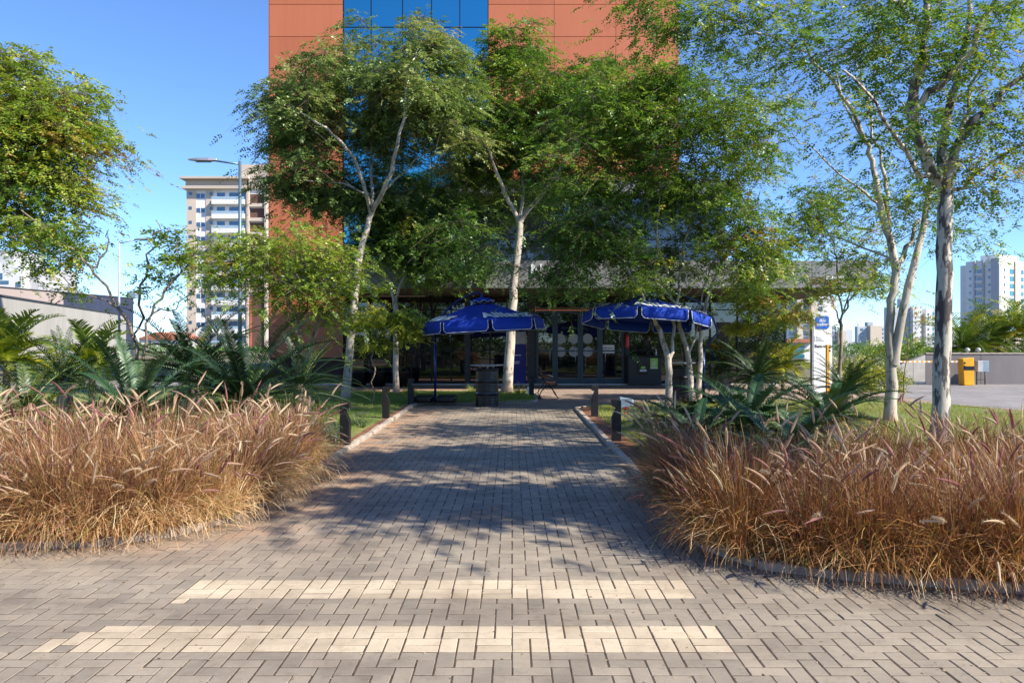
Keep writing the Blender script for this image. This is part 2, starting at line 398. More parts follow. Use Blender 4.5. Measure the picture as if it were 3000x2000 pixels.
def make_pavers():
    sets = {'paver': [], 'paver_plaza': [], 'paver_cream': []}
    i0, i1, j0, j1 = -112, 118, 15, 309
    I, J = np.meshgrid(np.arange(i0, i1), np.arange(j0, j1), indexing='ij')
    x = (I+.5)*CE; y = (J+.5)*CE
    ok = ~inside(LEFTBED, x, y) & ~inside(RIGHTBED, x, y)
    ok &= (y < 7.2) | (np.abs(x) < 12) ; ok &= ~((y > 21.5) & (x > 9.6) & False)
    inb = lambda i, j: (-24 <= i < 12) and (52 <= j < 56 or 43 <= j < 47)
    band = np.zeros_like(ok)
    for (a, b) in ((52, 56), (43, 47)):
        band |= (I >= (-22 if a == 52 else -24)) & (I < 12) & (J >= a) & (J < b)
    used = np.zeros_like(ok)
    ni, nj = ok.shape
    T = (I-J) % 4
    free = ok & ~band
    out = []
    for a in range(ni):
        for b in range(nj):
            if not free[a, b] or used[a, b]: continue
            t = T[a, b]; A = B = 1
            if t == 0 and a+1 < ni and free[a+1, b] : A = 2; used[a+1, b] = True
            elif t == 1 and a > 0 and free[a-1, b]: continue
            elif t == 3 and b+1 < nj and free[a, b+1]: B = 2; used[a, b+1] = True
            elif t == 2 and b > 0 and free[a, b-1]: continue
            used[a, b] = True
            out.append(((i0+a)*CE, (j0+b)*CE, A*CE, B*CE))
    for o in out:
        yy = o[1]
        stray = (-2.85 < o[0] < -2.42 and 4.25 < yy < 4.8 and random.random() < .28) or (-2.4 < o[0] < -2.2 and 5.1 < yy < 5.3 and random.random() < .5)
        sets['paver_plaza' if yy > 21.6 else 'paver_cream' if stray else 'paver'].append(o)
    for (ja, jb) in ((52, 56), (43, 47)):
        for mi in range(-22 if ja == 52 else -24, 12, 2):
            for mj in range(ja, jb, 2):
                x0, y0 = mi*CE, mj*CE
                if ((mi//2)+(mj-ja)//2) % 2: sets['paver_cream'] += [(x0, y0, 2*CE, CE), (x0, y0+CE, 2*CE, CE)]
                else: sets['paver_cream'] += [(x0, y0, CE, 2*CE), (x0+CE, y0, CE, 2*CE)]
    # stray cream blocks beside the left ends of the bands, as laid
    names = {'paver': 'pavement', 'paver_plaza': 'plaza_pavement', 'paver_cream': 'cream_crossing_stripe'}
    for k, lst in sets.items():
        A = np.array(lst); n = len(A)
        gx, gy = .0041, .0042
        jit = RNG.normal(0, .0012, (n, 2))
        x0 = A[:, 0]+gx+jit[:, 0]; x1 = A[:, 0]+A[:, 2]-gx+jit[:, 0]
        y0 = A[:, 1]+gy+jit[:, 1]; y1 = A[:, 1]+A[:, 3]-gy+jit[:, 1]
        zt = np.abs(RNG.normal(0, .0009, n))+(RNG.uniform(0, 1, n) < .03)*RNG.uniform(.002, .005, n); tx = RNG.normal(0, .0006, n); c = .003
        xs = np.stack([x0, x1, x1, x0], 1); ys = np.stack([y0, y0, y1, y1], 1)
        sx = np.array([-1, 1, 1, -1]); sy = np.array([-1, -1, 1, 1])
        zz = zt[:, None]+tx[:, None]*sx
        V = np.zeros((n, 12, 3))
        V[:, 0:4, 0] = xs; V[:, 0:4, 1] = ys; V[:, 0:4, 2] = -.03
        V[:, 4:8, 0] = xs; V[:, 4:8, 1] = ys; V[:, 4:8, 2] = zz-c*.8
        V[:, 8:12, 0] = xs-sx*c; V[:, 8:12, 1] = ys-sy*c; V[:, 8:12, 2] = zz
        f = [(8,9,10,11)]+[(i, (i+1) % 4, (i+1) % 4+4, i+4) for i in range(4)]+[(i+4, (i+1) % 4+4, (i+1) % 4+8, i+8) for i in range(4)]
        Fq = (np.array(f)[None]+(np.arange(n)*12)[:, None, None]).reshape(-1, 4)
        tag(mesh_np(names[k], V.reshape(-1, 3), Fq, M[k]), kind='structure')
make_pavers()
# dry leaf crumbs and seed husks caught in the joints
n = 5200
lx = RNG.uniform(-6, 6, n); ly = 3.2+RNG.uniform(0, 1, n)**1.6*12
d1 = np.minimum(np.abs(lx+2.6), np.abs(lx-1.6)); k = (RNG.uniform(0, 1, n) < .25+.75*np.exp(-d1*2.2))
k |= (ly < 6.4) & (RNG.uniform(0, 1, n) < .35); k &= ~inside(LEFTBED, lx, ly) & ~inside(RIGHTBED, lx, ly)
lx, ly = lx[k], ly[k]; sn = RNG.uniform(0, 1, len(lx)) < .6; lx = np.where(sn, np.round(lx/CE)*CE+RNG.normal(0, .004, len(lx)), lx)
az = RNG.uniform(0, 6.28, len(lx)); ll = RNG.uniform(.004, .014, len(lx)); ww = ll*RNG.uniform(.25, .6, len(lx))
cx_ = np.stack([lx, ly, RNG.uniform(.002, .006, len(lx))], 1); u1 = np.stack([np.cos(az)*ll, np.sin(az)*ll, RNG.normal(0, .002, len(lx))], 1); u2 = np.stack([-np.sin(az)*ww, np.cos(az)*ww, RNG.normal(0, .001, len(lx))], 1)
V = np.stack([cx_-u1, cx_-u2, cx_+u1, cx_+u2], 1).reshape(-1, 3)
m_lit = leaf_mat('dry_litter', [(0, (.10, .05, .03)), (.5, (.26, .16, .08)), (1, (.52, .40, .24))], .1, 0)
tag(mesh_np('leaf_litter', V, np.arange(len(V)).reshape(-1, 4), m_lit, None, np.repeat(RNG.uniform(0, 1, len(lx)), 4)), 'dry leaf crumbs and husks scattered over the paving', 'litter', kind='stuff')
# beds: soil and turf, slightly above the paving
def sheet(name, poly, z, mat):
    b = MB(); b.flat(poly, -.05, z); return tag(b.build(name, mat), kind='structure')
sheet('left_planting_bed', [(x, y) for x, y in LEFTBED], .055, M['soil'])
sheet('right_planting_bed', [(x, y) for x, y in RIGHTBED], .055, M['soil'])
g = MB(); g.flat([(-60,26.4),(-12,26.4),(-12,33),(-60,33)], -.05, -.004); tag(g.build('left_pavement', M['road']), kind='structure')
g = MB(); g.flat([(12.0,33),(12.0,22.5),(12.01,20.0),(12.65,18.2),(12.65,-4),(90,-4),(90,33)], -.05, -.008); tag(g.build('road', M['road']), kind='structure')
g = MB(); g.flat([(-12,3.2),(-70,3.2),(-70,26.4),(-12,26.4)], -.05, .05); tag(g.build('side_garden_soil', M['turf']), kind='structure')
g = MB(); g.flat([(-12,11.2),(-2.75,10.6),(-2.75,21.1),(-2.3,21.5),(.5,22.2),(.6,22.6),(.6,26.2),(-12,26.25)], .04, .060); tag(g.build('left_lawn_ground', M['turf']), kind='structure')
g = MB(); g.flat([(12.4,8.6),(12.4,18.1),(10.2,22.4),(5.5,22.4),(3.0,20.7),(1.95,20.0),(1.95,14.0),(2.6,11.0),(4.5,9.6)], .04, .060); tag(g.build('right_lawn_ground', M['turf']), kind='structure')
def kerb(name, pts, w=.095, h=.068, seg=.8):
    """kerb stones laid along a line, each stone slightly out of true"""
    b = MB(); pts = [Vector((x, y, 0)) for x, y in pts]
    for p, q in zip(pts[:-1], pts[1:]):
        L = (q-p).length; n = max(1, round(L/seg)); d = (q-p).normalized(); s = Vector((-d.y, d.x, 0))
        for i in range(n):
            c = p+d*(L*(i+.5)/n)+s*random.uniform(-.008, .008)
            d2 = (d+s*random.uniform(-.012, .012)).normalized()
            hh = h+random.uniform(-.012, .008)
            b.obox(c+Vector((0, 0, (hh-.06)/2)), d2, Vector((-d2.y, d2.x, 0)), (0, 0, 1), L/n/2-.005, w/2, (hh+.06)/2)
    return tag(b.build(name, M['kerb'], bevel=.012), kind='structure')
kerb('left_kerb', LEFTBED[0:13])
kerb('right_kerb', RIGHTBED[3:15])
kerb('road_kerb', RIGHTBED[0:4])

# ------------------------------------------------------------------ vegetation engines
def leaflets(pos, d, n, L, K, l, wd, droop=.35, fwd=.45, tint=None, tvar=.1):
    """compound leaves: K pairs of leaflets along each rachis. pos,d,n: (M,3)"""
    Mn = len(pos); d = d/np.linalg.norm(d, axis=1, keepdims=True)
    s = np.cross(d, n); s /= (np.linalg.norm(s, axis=1, keepdims=True)+1e-9); n = np.cross(s, d)
    L = np.broadcast_to(L, (Mn,)); out = []; tt = []
    for k in range(K):
        t = (k+.7)/K
        base = pos+d*(L*t)[:, None]; base[:, 2] -= droop*L*t*t
        dd = d.copy(); dd[:, 2] -= 2*droop*t; dd /= np.linalg.norm(dd, axis=1, keepdims=True)
        tap = (1-.55*abs(t-.4)/.6)
        for sg in (-1, 1):
            jit = RNG.normal(0, .22, (Mn, 3))
            ld = s*sg*.9+dd*fwd+n*.1+jit; ld[:, 2] -= .18
            ld /= np.linalg.norm(ld, axis=1, keepdims=True)
            ll = (l*tap*RNG.uniform(.75, 1.2, Mn))[:, None]; ww = wd*tap
            wv = np.cross(ld, n+RNG.normal(0, .3, (Mn, 3))); wv /= np.linalg.norm(wv, axis=1, keepdims=True)+1e-9
            out.append(np.stack([base, base+ld*ll*.45+wv*ww, base+ld*ll, base+ld*ll*.5-wv*ww], 1))
            tt.append(tint+RNG.normal(0, tvar, Mn))
    V = np.concatenate(out).reshape(-1, 3); T = np.repeat(np.clip(np.concatenate(tt), 0, 1), 4)
    Fq = np.arange(len(V)).reshape(-1, 4)
    return V, Fq, T

def tube_np(pts, rad, n, Vl, Fl, cnt):
    pts = np.asarray(pts); m = len(pts)
    d = np.gradient(pts, axis=0); d /= np.linalg.norm(d, axis=1, keepdims=True)+1e-9
    ref = np.array([.31, .95, .05]); x = np.cross(d, ref); x /= np.linalg.norm(x, axis=1, keepdims=True)+1e-9
    y = np.cross(d, x)
    a = np.arange(n)*2*np.pi/n
    R = pts[:, None]+rad[:, None, None]*(np.cos(a)[None, :, None]*x[:, None]+np.sin(a)[None, :, None]*y[:, None])
    Vl.append(R.reshape(-1, 3))
    i = np.arange(m-1)[:, None]*n; k = np.arange(n)[None]; k2 = (k+1) % n
    Fl.append((np.stack([i+k, i+k2, i+n+k2, i+n+k], -1).reshape(-1, 4))+cnt)
    return cnt+m*n

def tree(name, label, cat, base, stems, crowns, fronds, leafmat, barkmat, D, frond=(.30, 7, .065, .013),
         tint=(.45, .18), attach_z=1.5, tipr=.006, group=None, spread=.33, nbias=.5, part='crown', cf=1.):
    """stems: list of polylines [(px,py,dD,r)...]; crowns: (px,py,dD,rx,ry,rd_m,n,tintshift)"""
    root = base
    lab = empty(name, (root[0], root[1], root[2]), label, cat, group)
    nodes = []; par = []; rmin = []; plen = []; att = []
    def addpoly(pl, startidx):
        prev = startidx
        for a, b in zip(pl[:-1], pl[1:]):
            pa, pb = np.array(a[:3]), np.array(b[:3]); L = np.linalg.norm(pb-pa); n = max(1, int(L/.28))
            for k in range(1, n+1):
                t = k/n
                q = pa+(pb-pa)*t+RNG.normal(0, .012+.02*(b[3] < .06), 3)
                r = a[3]+(b[3]-a[3])*t
                nodes.append(q); par.append(prev); rmin.append(r)
                plen.append(plen[prev]+L/n if prev >= 0 else 0.); att.append(q[2] > attach_z)
                prev = len(nodes)-1
        return prev
    for si, st in enumerate(stems):
        pl = []
        for j, (px, py, dd, r) in enumerate(st):
            q = P(px, py, D+dd) if py is not None else None
            pl.append((*q, r))
        # smooth polyline (Catmull)
        Q = np.array(pl); fine = []
        for i in range(len(Q)-1):
            p0, p1, p2, p3 = Q[max(i-1, 0)], Q[i], Q[i+1], Q[min(i+2, len(Q)-1)]
            for t in (0, .33, .66):
                fine.append(.5*((2*p1)+(-p0+p2)*t+(2*p0-5*p1+4*p2-p3)*t*t+(-p0+3*p1-3*p2+p3)*t**3))
        fine.append(Q[-1]); pl = [tuple(v) for v in fine]
        if si == 0 or st[0][1] >= 1040:
            q = np.array(pl[0][:3]); 
            nodes.append(q); par.append(-1); rmin.append(pl[0][3]); plen.append(0.); att.append(False)
            addpoly(pl, len(nodes)-1)
        else:
            q = np.array(pl[0][:3]); dist = [np.linalg.norm(q-n) for n in nodes]; k = int(np.argmin(dist))
            pl[0] = (*nodes[k], pl[0][3]); addpoly(pl, k)
    # crown points
    pts = []; tsh = []
    for (px, py, dd, rx, ry, rd, n, ts) in crowns:
        n = max(3, int(n*cf*(.66 if spread > .3 else .85)))
        c = P(px, py, D+dd); sx = rx*(D+dd)/F; sz = ry*(D+dd)/F
        u = RNG.normal(0, 1, (n, 3)); u /= np.linalg.norm(u, axis=1, keepdims=True)
        r = RNG.uniform(0, 1, n)**nbias
        lump = 1+.16*np.sin(u[:, 0]*5+px)+.13*np.sin(u[:, 2]*6+py)
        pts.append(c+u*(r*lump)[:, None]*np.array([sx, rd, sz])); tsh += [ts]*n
    pts = np.concatenate(pts); tsh = np.array(tsh)
    keep = pts[:, 2] > .5; pts = pts[keep]; tsh = tsh[keep]
    N = len(pts)
    NA = np.array(nodes); PL = np.array(plen); AT = np.array(att)
    w = np.where(AT, 0, 1e6)
    dm = np.linalg.norm(pts[:, None]-NA[None], axis=2)+.28*PL[None]+w[None]
    best = dm.min(1); bi = dm.argmin(1)
    pend = np.ones(N, bool); tip = np.zeros(N, int)
    for _ in range(N):
        i = int(np.argmin(np.where(pend, best, 1e9))); pend[i] = False
        k = int(bi[i]); a = nodes[k]; b = pts[i]; L = np.linalg.norm(b-a); n = max(1, int(L/.25))
        side = RNG.normal(0, .05, 3)*L; prev = k; newi = []
        for q in range(1, n+1):
            t = q/n; p = a+(b-a)*t+side*math.sin(math.pi*t); p = p+np.array([0, 0, .10*L*math.sin(math.pi*t)])
            nodes.append(p); par.append(prev); rmin.append(0); plen.append(plen[prev]+L/n); prev = len(nodes)-1; newi.append(prev)
        tip[i] = prev
        NN = np.array([nodes[z] for z in newi]); PP = np.array([plen[z] for z in newi])
        d2 = np.linalg.norm(pts[:, None]-NN[None], axis=2)+.28*PP[None]
        m = d2.min(1); better = m < best; best = np.where(better, m, best); bi = np.where(better, np.array(newi)[d2.argmin(1)], bi)
    # radii by pipe model
    n = len(nodes); acc = np.zeros(n); rad = np.zeros(n); par_a = np.array(par); NA = np.array(nodes)
    kids = [[] for _ in range(n)]
    for i in range(n):
        if par[i] >= 0: kids[par[i]].append(i)
    order = sorted(range(n), key=lambda i: -i)
    for i in order:
        r = acc[i]**(1/2.4) if acc[i] > 0 else tipr
        if rmin[i] > 0: r = rmin[i]
        rad[i] = r
        if par[i] >= 0: acc[par[i]] += r**2.4
    Vl, Fl, cnt = [], [], 0; MI = []
    start = [(i, -1) for i in range(n) if par[i] < 0]
    while start:
        i, p = start.pop(); chain = [i] if p < 0 else [p, i]
        while kids[i]:
            ks = sorted(kids[i], key=lambda q: -rad[q])
            for q in ks[1:]: start.append((q, i))
            i = ks[0]; chain.append(i)
        if len(chain) < 2: continue
        pp = NA[chain]; rr = rad[chain].copy()
        if p >= 0: rr[0] = min(rr[0], rr[1]*1.15)
        if p < 0: rr[0] *= 1.3; pp = pp.copy(); pp[0, 2] -= .04
        cnt = tube_np(pp, rr, 10 if rr.max() > .05 else 5, Vl, Fl, cnt); MI.append(np.full(len(Fl[-1]), int(rr.max() < .02)))
    # foliage
    fronds *= 1.7; frond = (frond[0]*1.08, frond[1], frond[2]*1.5, frond[3]*1.75)
    per = fronds/ N
    cen = pts.mean(0)
    idx = np.repeat(np.arange(N), RNG.poisson(per, N)); Mn = len(idx)
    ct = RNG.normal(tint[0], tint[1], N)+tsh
    hx = RNG.normal(0, 1, (Mn, 3))*np.array([1.2, 1.2, .42])*spread*RNG.uniform(.75, 1.25, N)[idx][:, None]; hx[:, 2] -= .28*(hx[:, 0]**2+hx[:, 1]**2)/(spread+.1)*.8
    pos = pts[idx]+hx
    out = pts[idx]-NA[par_a[tip[idx]]]; out /= np.linalg.norm(out, axis=1, keepdims=True)+1e-6
    d = out*.6+(pos-pts[idx])*1.2+RNG.normal(0, .55, (Mn, 3)); d[:, 2] = d[:, 2]*.4-.08
    nn = RNG.normal(0, .30, (Mn, 3)); nn[:, 2] += 1
    L = frond[0]*RNG.uniform(.7, 1.25, Mn)
    pos = pos-d/np.linalg.norm(d, axis=1, keepdims=True)*L[:, None]*.5
    ka = RNG.uniform(0, 1, Mn) < .55; A_ = pts[idx][ka]; B_ = pos[ka]; sv = np.cross(B_-A_, RNG.normal(0, 1, A_.shape)); sv /= np.linalg.norm(sv, axis=1, keepdims=True)+1e-9
    mid = (A_+B_)/2+RNG.normal(0, .02, A_.shape); mid[:, 2] += .04; wv_ = sv*max(.0022, D*.00016)
    TV = np.stack([A_-wv_*1.5, A_+wv_*1.5, mid+wv_, mid-wv_, B_+wv_*.6, B_-wv_*.6], 1).reshape(-1, 3); i6 = np.arange(len(A_))[:, None]*6+cnt
    Vl.append(TV); Fl.append(np.concatenate([i6+np.array([[0, 1, 2, 3]]), i6+np.array([[3, 2, 4, 5]])]))
    MI.append(np.ones(len(Fl[-1]), int)); to = mesh_np('trunk', np.concatenate(Vl), np.concatenate(Fl), barkmat, lab, smooth=True)
    to.data.materials.append(M['twig']); to.data.polygons.foreach_set('material_index', np.concatenate(MI).astype(np.int32))
    V, Fq, T = leaflets(pos, d, nn, L, frond[1], frond[2], frond[3], .35, .45, ct[idx])
    mesh_np(part, V, Fq, leafmat, lab, T)
    return lab

def cycad(name, label, cat, px, D, R, z0=.35, n=42, lf=.16, wd=.0075, K=34, mat='cycad', tint=(.45, .2), el=(82, -8),
          arch=1.0, trunk_r=.13, group=None, x=None, rach=.008, tall=0.):
    if name == 'cycad': arch *= .78; el = (min(el[0], 72), el[1]-9); lf *= .8; wd *= (.95 if mat == 'cycad_blue' else .85); K = int(K*1.25); R *= 1.08; n = int(n*1.1)
    X = (px-1500)*D/F if x is None else x
    root = empty(name, (X, D, .03), label, cat, group)
    if trunk_r:
        b = MB(); b.lathe((X, D, 0), [(trunk_r*1.1, 0), (trunk_r*1.2, z0*.4), (trunk_r, z0*.9), (trunk_r*.5, z0+.05), (0.01, z0+.07)], 14)
        b.build('trunk', M['bark_brown'], root)
    Vs, Ts = [], []; Vl, Fl, cnt = [], [], 0
    for i in range(n):
        u = (i+.5)/n; az = i*2.39996+RNG.normal(0, .15); e0 = math.radians(el[0]+(el[1]-el[0])*u**.8+RNG.normal(0, 5))
        L = R*RNG.uniform(.82, 1.1)*(.8+.25*math.sin(math.pi*min(1, u+.25)))
        S = 12; p = np.array([X, D, z0]); pts = [p]; ang = e0
        for s in range(S):
            ang -= arch*(.06+.10*s/S)*(.6+.4*math.cos(e0))*(1+RNG.normal(0, .1))
            p = p+np.array([math.cos(az)*math.cos(ang), math.sin(az)*math.cos(ang), math.sin(ang)])*L/S
            pts.append(p)
        pts = np.array(pts); pts[:, 2] = np.maximum(pts[:, 2], .07)
        cnt = tube_np(pts, np.linspace(rach, rach*.3, S+1), 4, Vl, Fl, cnt)
        t = np.linspace(.10, .99, K); ii = t*S; i0 = np.minimum(ii.astype(int), S-1); fr = (ii-i0)[:, None]
        base = pts[i0]*(1-fr)+pts[i0+1]*fr; d = pts[i0+1]-pts[i0]; d /= np.linalg.norm(d, axis=1, keepdims=True)
        side = np.array([-math.sin(az), math.cos(az), 0.])[None]; up = np.cross(d, side*-1.); up *= np.sign(up[:, 2:3]+1e-6)
        prof = np.sin(np.pi*np.clip(t*.86+.14, 0, 1))**.6
        ti = RNG.normal(tint[0], tint[1]) if RNG.uniform() > .05 or name != 'cycad' else .92
        for sg in (-1, 1):
            ld = side*sg*.80+d*.60+up*.36+RNG.normal(0, .07, (K, 3)); ld /= np.linalg.norm(ld, axis=1, keepdims=True)
            ll = (lf*prof*RNG.uniform(.9, 1.1, K))[:, None]
            tipv = base+ld*ll; tipv[:, 2] -= ll[:, 0]*.12
            wv = d*wd
            Vs.append(np.stack([base-wv, base+wv, base+ld*ll*.6+wv*.9, tipv, base+ld*ll*.6-wv*.9], 1)[:, [0, 1, 2, 3]])
            Ts.append(np.full(K, ti)+RNG.normal(0, .06, K))
    V = np.concatenate(Vs).reshape(-1, 3); T = np.repeat(np.clip(np.concatenate(Ts), 0, 1), 4)
    mr = np.concatenate(Vl); nb = len(V)
    Vall = np.concatenate([V, mr]); Fall = np.concatenate([np.arange(nb).reshape(-1, 4), np.concatenate(Fl)+nb])
    Tall = np.concatenate([T, np.full(len(mr), min(1, tint[0]+.3))])
    mesh_np('fronds', Vall, Fall, M[mat], root, Tall)
    return root

def ribbons(root, az, ph0, bend, L, wd, S, zmin=.06, sx=1.5, wob=0.):
    """arching blades: lean angle from vertical grows along the blade"""
    N = len(az); pts = np.zeros((N, S+1, 3)); pts[:, 0] = root
    for s in range(S):
        t = (s+.5)/S; ang = ph0+bend*t**sx+RNG.normal(0, wob, N); az = az+RNG.normal(0, wob*1.6, N)
        st = np.stack([np.cos(az)*np.sin(ang), np.sin(az)*np.sin(ang), np.cos(ang)], 1)*(L/S)[:, None]
        pts[:, s+1] = pts[:, s]+st
    pts[:, :, 2] = np.maximum(pts[:, :, 2], zmin+RNG.uniform(0, .02, (N, 1)))
    sd_ = np.stack([-np.sin(az), np.cos(az), np.zeros(N)], 1)+RNG.normal(0, .5, (N, 3)); sd_ /= np.linalg.norm(sd_, axis=1, keepdims=True)
    w = wd[:, None]*np.linspace(1, .25, S+1)[None]
    A = pts-sd_[:, None]*w[:, :, None]; B = pts+sd_[:, None]*w[:, :, None]
    V = np.stack([A, B], 2).reshape(-1, 3)
    base = (np.arange(N)*(S+1)*2)[:, None]; s = np.arange(S)[None]*2
    Fq = np.stack([base+s, base+s+1, base+s+3, base+s+2], -1).reshape(-1, 4)
    return V, Fq, pts

def fountain(name, label, clumps, mat, nb, tints, cat='grass', pl=1.):
    """a bed of dry fountain grass: arching blades and bottlebrush seed plumes"""
    VV, FF, TT = [], [], []; c0 = 0; VP, FP, TP = [], [], []; cp = 0
    for (cx, cy, h) in clumps:
        near = max(.45, min(1., 8.5/cy)); N = int(nb*near*h); ctn = RNG.normal(0, .13)
        # upright blades
        az = RNG.uniform(0, 2*np.pi, N); rr = .10*np.sqrt(RNG.uniform(0, 1, N)); root = np.stack([cx+rr*np.cos(az), cy+rr*np.sin(az), np.full(N, .06)], 1)
        az += RNG.normal(0, .5, N); old = RNG.uniform(0, 1, N) < .50
        L = np.where(old, RNG.uniform(.50, 1.0, N), RNG.uniform(.68, 1.10, N))*h
        ph = np.where(old, RNG.uniform(.22, .95, N), RNG.gamma(2.2, .12, N)); bd = np.where(old, RNG.uniform(1.2, 2.5, N), RNG.uniform(.1, 1.1, N))
        w = RNG.uniform(.0014, .0036, N)*(1+cy/16)
        V, Fq, _ = ribbons(root, az, ph, bd, L, w, 6, .01, wob=.15)
        ti = np.where(old, RNG.normal(tints[1], .17, N), RNG.normal(tints[0], .24, N))+ctn; gr = RNG.uniform(0, 1, N) < .06; ti = np.where(gr, 1., np.clip(ti, 0, .95))
        t = ti[:, None]+np.where(gr, 0, 1)[:, None]*np.linspace(.14, -.16, 7)[None]*np.where(old, .3, 1.)[:, None]
        TT.append(np.repeat(np.clip(t, 0, 1).ravel(), 2)); VV.append(V); FF.append(Fq+c0); c0 += len(V)
        # plume stems
        n = int(RNG.integers(9, 16)*min(1.2, h)*pl); az = RNG.uniform(0, 2*np.pi, n)
        root = np.stack([cx+.08*np.cos(az), cy+.08*np.sin(az), np.full(n, .06)], 1)
        L = RNG.uniform(.72, 1.2, n)*h; ph = RNG.gamma(2.2, .10, n)+.04; bd = RNG.gamma(2., .35, n)
        V, Fq, pts = ribbons(root, az, ph, bd, L, np.full(n, .0017)*(1+cy/14), 7, sx=2., wob=.05)
        VV.append(V); FF.append(Fq+c0); c0 += len(V); TT.append(np.full(len(V), .5))
        # plumes continue the stem and nod
        for q in range(n):
            d = pts[q, -1]-pts[q, -2]; d /= np.linalg.norm(d); Lp = RNG.uniform(.13, .24); S = 6; p = pts[q, -1]; sp = [p]
            nod = RNG.uniform(0, .17)
            out = np.array([math.cos(az[q]), math.sin(az[q]), -.8])
            for s in range(S): d = d+out*nod*.6; d /= np.linalg.norm(d); p = p+d*Lp/S; sp.append(p)
            sp = np.array(sp); R = np.array([.4, .9, 1, .95, .8, .55, .15])*RNG.uniform(.0075, .0115)
            a0 = cp; cp = tube_np(sp, R, 6, VP, FP, cp); ti = RNG.choice([RNG.uniform(0, .35), RNG.uniform(.45, 1)], p=[.24, .76])
            TP.append(np.full(cp-a0, ti))
            nf = 70; t = RNG.uniform(0, S, nf); i0 = np.minimum(t.astype(int), S-1); fr = (t-i0)[:, None]
            b = sp[i0]*(1-fr)+sp[i0+1]*fr; dd = sp[i0+1]-sp[i0]; dd /= np.linalg.norm(dd, axis=1, keepdims=True)
            u = RNG.normal(0, 1, (nf, 3)); u -= dd*(u*dd).sum(1, keepdims=True); u /= np.linalg.norm(u, axis=1, keepdims=True)
            tipp = b+u*RNG.uniform(.012, .022, (nf, 1))+dd*.016; sd2 = np.cross(u, dd)*.0011
            Vf = np.stack([b-sd2, b+sd2, tipp+sd2*.4, tipp-sd2*.4], 1).reshape(-1, 3)
            VP.append(Vf); FP.append(np.arange(len(Vf)).reshape(-1, 4)+cp); cp += len(Vf); TP.append(np.full(len(Vf), min(1, ti+.1)))
    V = np.concatenate(VV); nb_ = len(V)
    Fb = np.concatenate(FF); Fp = np.concatenate(FP)+nb_
    o = mesh_np(name, np.concatenate([V]+VP), np.concatenate([Fb, Fp]), mat, None, np.concatenate(TT+TP))
    o.data.materials.append(M['plume'])
    mi = np.zeros(len(Fb)+len(Fp), dtype=np.int32); mi[len(Fb):] = 1; o.data.polygons.foreach_set('material_index', mi)
    return tag(o, label, cat, kind='stuff')

def jitter_grid(x0, x1, y0, y1, s, test, j=.3):
    r = []
    y = y0; k = 0
    while y < y1:
        x = x0+(k % 2)*s/2
        while x < x1:
            a, b = x+random.uniform(-j, j)*s, y+random.uniform(-j, j)*s
            if test(a, b): r.append((a, b))
            x += s
        y += s*.86; k += 1
    return r

# ------------------------------------------------------------------ grasses
def lt(a, b): return bool(inside(LEFTBED, np.array([a+.13]), np.array([b]))[0]) and bool(inside(LEFTBED, np.array([a]), np.array([b-.12]))[0])
cl = [(x, y, random.uniform(.80, 1.12)*(1.0 if y < 8.6 else .88)) for x, y in jitter_grid(-8.2, -2.68, 6.62, 10.6, .60, lambda a, b: lt(a, b) and (b < 9.2 or a > -4.2) and not (b > 8.6 and a < -5))]
def border(poly, i0, i1, sp, ins, xlim):
    r = []; pts = [np.array(p, float) for p in poly[i0:i1]]; acc = 0.
    for p, q in zip(pts[:-1], pts[1:]):
        L = np.linalg.norm(q-p); d = (q-p)/L; nrm = np.array([-d[1], d[0]]); t = sp-acc
        while t < L:
            c = p+d*t+nrm*ins+RNG.normal(0, .03, 2)
            if xlim(c[0], c[1]): r.append((c[0], c[1], random.uniform(.72, .98)))
            t += sp*random.uniform(.85, 1.15)
        acc = L-(t-sp)
    return r
cl += border(LEFTBED, 0, 7, .50, .13, lambda a, b: a > -8.5 and b < 10.4)
cl += [(x, y, h*.72) for x, y, h in border(LEFTBED, 0, 7, .34, .0, lambda a, b: a > -8.5 and b < 9.6)]
fountain('left_fountain_grass', 'dense bed of straw coloured fountain grass with pinkish plumes left of the path', cl, M['fgrass'], 860, (.46, .68))
def rt(a, b): return bool(inside(RIGHTBED, np.array([a-.12]), np.array([b]))[0]) and bool(inside(RIGHTBED, np.array([a]), np.array([b-.14]))[0])
cl = [(x, y, random.uniform(.64, .86)*(1+.05*max(0, x-3.4))) for x, y in jitter_grid(1.70, 7.6, 5.1, 10.2, .60, lambda a, b: rt(a, b) and b < 7.9+.36*(a-1.6))]
cl += border(RIGHTBED, 7, 15, .52, .13, lambda a, b: a < 7.5 and b < 8.9)
cl += [(x, y, h*.68) for x, y, h in border(RIGHTBED, 8, 15, .42, .03, lambda a, b: a < 7.5 and b < 8.2)]
fountain('right_fountain_grass', 'bed of russet fountain grass with cream plumes right of the path', cl, M['fgrass_red'], 900, (.42, .62), pl=.85)
